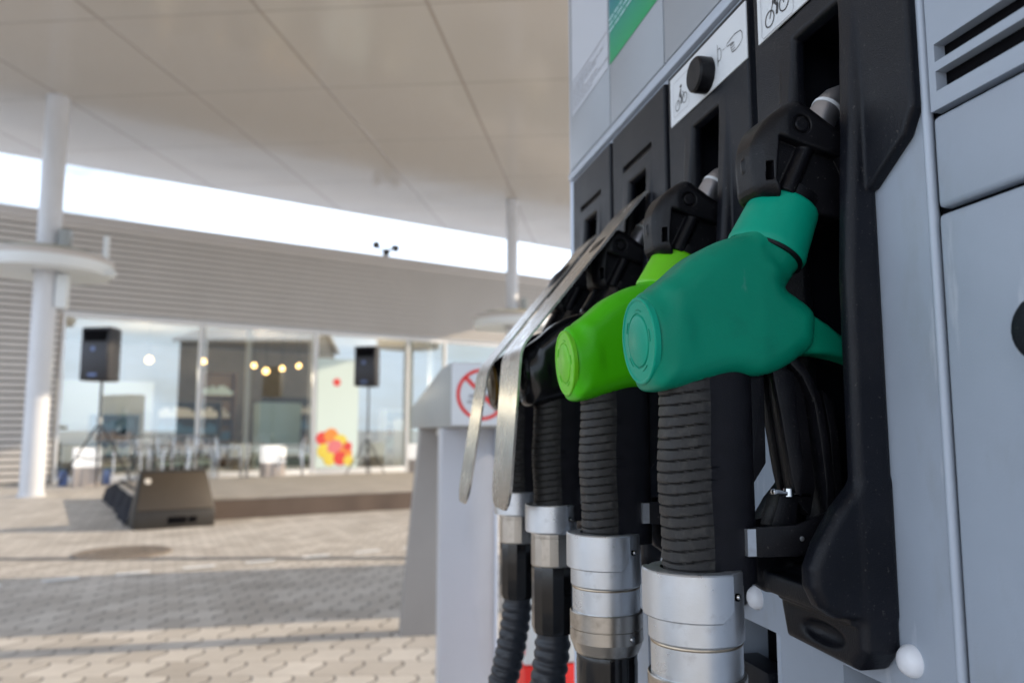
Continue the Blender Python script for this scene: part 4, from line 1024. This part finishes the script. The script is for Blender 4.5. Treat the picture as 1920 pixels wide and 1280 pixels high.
tag(cl, 'crumpled black cloth hanging over the left side of the stage platform', 'cloth')

# wedge monitor
mo = thing('monitor_speaker', 'brown black wedge monitor speaker on the paving at the corner of the stage', 'speaker', (-1.685,8.62,0), R(21))
mb = MB(); mb.prism([(0,.0),(0,.17),(.16,.56),(.24,.585),(.50,.40),(.46,0)], -.39, .39, 'x', .012); 
[setattr(v.co,'x',v.co.x*.83) for v in mb.bm.verts if v.co.z > .3]
mb.build('cabinet_body', M['monb'], mo)
mb = MB(); dz = Vector((.16,.39)).normalized(); no_ = Vector((-dz.y,dz.x))*.012
pa, pb = Vector((0,.17))+dz*.012+no_*.4, Vector((.16,.56))-dz*.012+no_*.4
mb.prism([tuple(pa),tuple(pb),tuple(pb+no_),tuple(pa+no_)], -.37, .37, 'x', .004); 
[setattr(v.co,'x',v.co.x*.83) for v in mb.bm.verts if v.co.z > .3]
mb.build('grille', M['mong'], mo)
mb = MB(); pc = pa.lerp(pb,.78)+no_*1.1; mb.lathe([(0,.003),(.030,.002),(.032,0)], (-.26,pc.x,pc.y), (0,-dz.y,dz.x), 20); mb.build('badge', M['badgew'], mo)
mb = MB(); mb.box(-.07,.11,-.006,.003,.045,.115,.004); mb.box(.13,.21,-.006,.003,.05,.11,.004); mb.build('handle', M['dark'], mo)

def pa_speaker(label, x, y, z, rz, sc):
    t = thing('loudspeaker', label, 'speaker', (x,y,z), rz, 'loudspeakers on tripod stands'); t.scale = (sc,sc,sc)
    mb = MB(); mb.prism([(-.20,-.17),(.20,-.17),(.20,-.02),(.11,.19),(-.11,.19),(-.20,-.02)], 0, .68, 'z', .02, 3); mb.build('cabinet_body', M['spk'], t)
    mb = MB(); mb.box(-.185,.185,-.182,-.171,.03,.47,.008); mb.build('grille', M['grille'], t)
    mb = MB(); mb.prism([(-.15,.50),(.15,.50),(.175,.645),(-.175,.645)], -.178, -.1705, 'y', .006); mb.build('horn', M['dark'], t)
    mb = MB(); mb.lathe([(0,.004),(.028,.003),(.03,0)], (-.02,-.182,.40), (0,-1,0), 20); mb.build('badge', M['badge'], t)
    mb = MB(); mb.box(-.07,.05,-.187,-.183,.055,.09,.002); mb.build('name_plate', M['badge'], t)
    return t
def stand(label, x, y, z, h, rz):
    t = thing('speaker_stand', label, 'stand', (x,y,z), rz, 'tripod speaker stands')
    mb = MB(); mb.tube([(0,0,.12),(0,0,h)], .0175, 12); mb.build('pole', M['spk'], t)
    mb = MB(); mb.lathe([(.03,.82),(.034,.86),(.03,.92)], n=16); mb.lathe([(.028,.45),(.03,.50),(.028,.54)], n=16); mb.build('collar', M['kiosk'], t)
    for k in range(3):
        a = k*2*PI/3+.5; c_, s_ = math.cos(a), math.sin(a)
        mb = MB(); mb.tube([(.03*c_,.03*s_,.80),(.52*c_,.52*s_,.012)], .012, 8); mb.tube([(.02*c_,.02*s_,.34),(.30*c_,.30*s_,.37)], .008, 8); mb.build('leg', M['spk'], t)
    return t
stand('tripod stand carrying the left loudspeaker at the back of the stage', -3.30, 11.6, .255, 1.40, .3)
pa_speaker('black loudspeaker on the left tripod with blue badge, facing left of the camera', -3.30, 11.6, 1.66, R(-20), 1.08)
stand('tripod stand carrying the right loudspeaker near the poster', .42, 15.3, 0, 1.83, .9)
pa_speaker('black loudspeaker on the right tripod in front of the poster pane', .42, 15.3, 1.83, R(-26), 1.14)

# houses across the street behind the camera: the glass front mirrors them
def house(label, x, y, rz, w_, d_, h_, rh, wall):
    t = thing('gabled_house', label, 'house', (x,y,0), rz)
    mb = MB(); mb.prism([(-w_/2,0),(w_/2,0),(w_/2,h_),(0,h_+rh),(-w_/2,h_)], -d_/2, d_/2, 'y'); mb.build('wall', wall, t, 0)
    mb = MB()
    for sx in (-1,1):
        e = Vector((sx*w_/2,h_)); r_ = Vector((0,h_+rh)); dd = (e-r_).normalized(); nn = Vector((-dd.y,dd.x))*sx*-1
        nn = nn if nn.y > 0 else -nn
        a = r_+nn*.01; b = e+dd*.4+nn*.01; mb.prism([tuple(a),tuple(b),tuple(b+nn*.18),tuple(a+nn*.18)], -d_/2-.35, d_/2+.35, 'y')
    mb.build('roof', M['siding'], t, 0)
    for kx in (-1,0,1):
        for kz in (1.0,3.6):
            if kz+1.4 > h_: continue
            mb = MB(); mb.box(kx*w_*.3-.55,kx*w_*.3+.55,d_/2-.02,d_/2+.03,kz,kz+1.3); wn = mb.build('window', M['frame'], t)
            mb = MB(); mb.box(kx*w_*.3-.47,kx*w_*.3+.47,d_/2+.031,d_/2+.04,kz+.08,kz+1.22); mb.build('pane', M['gloss'], wn)
house('tall dark grey house across the street behind the pumps', 25, -16.5, R(-35), 8.5, 9, 7.2, 1.2, mat('house_render_grey', (.15,.15,.155), .8))
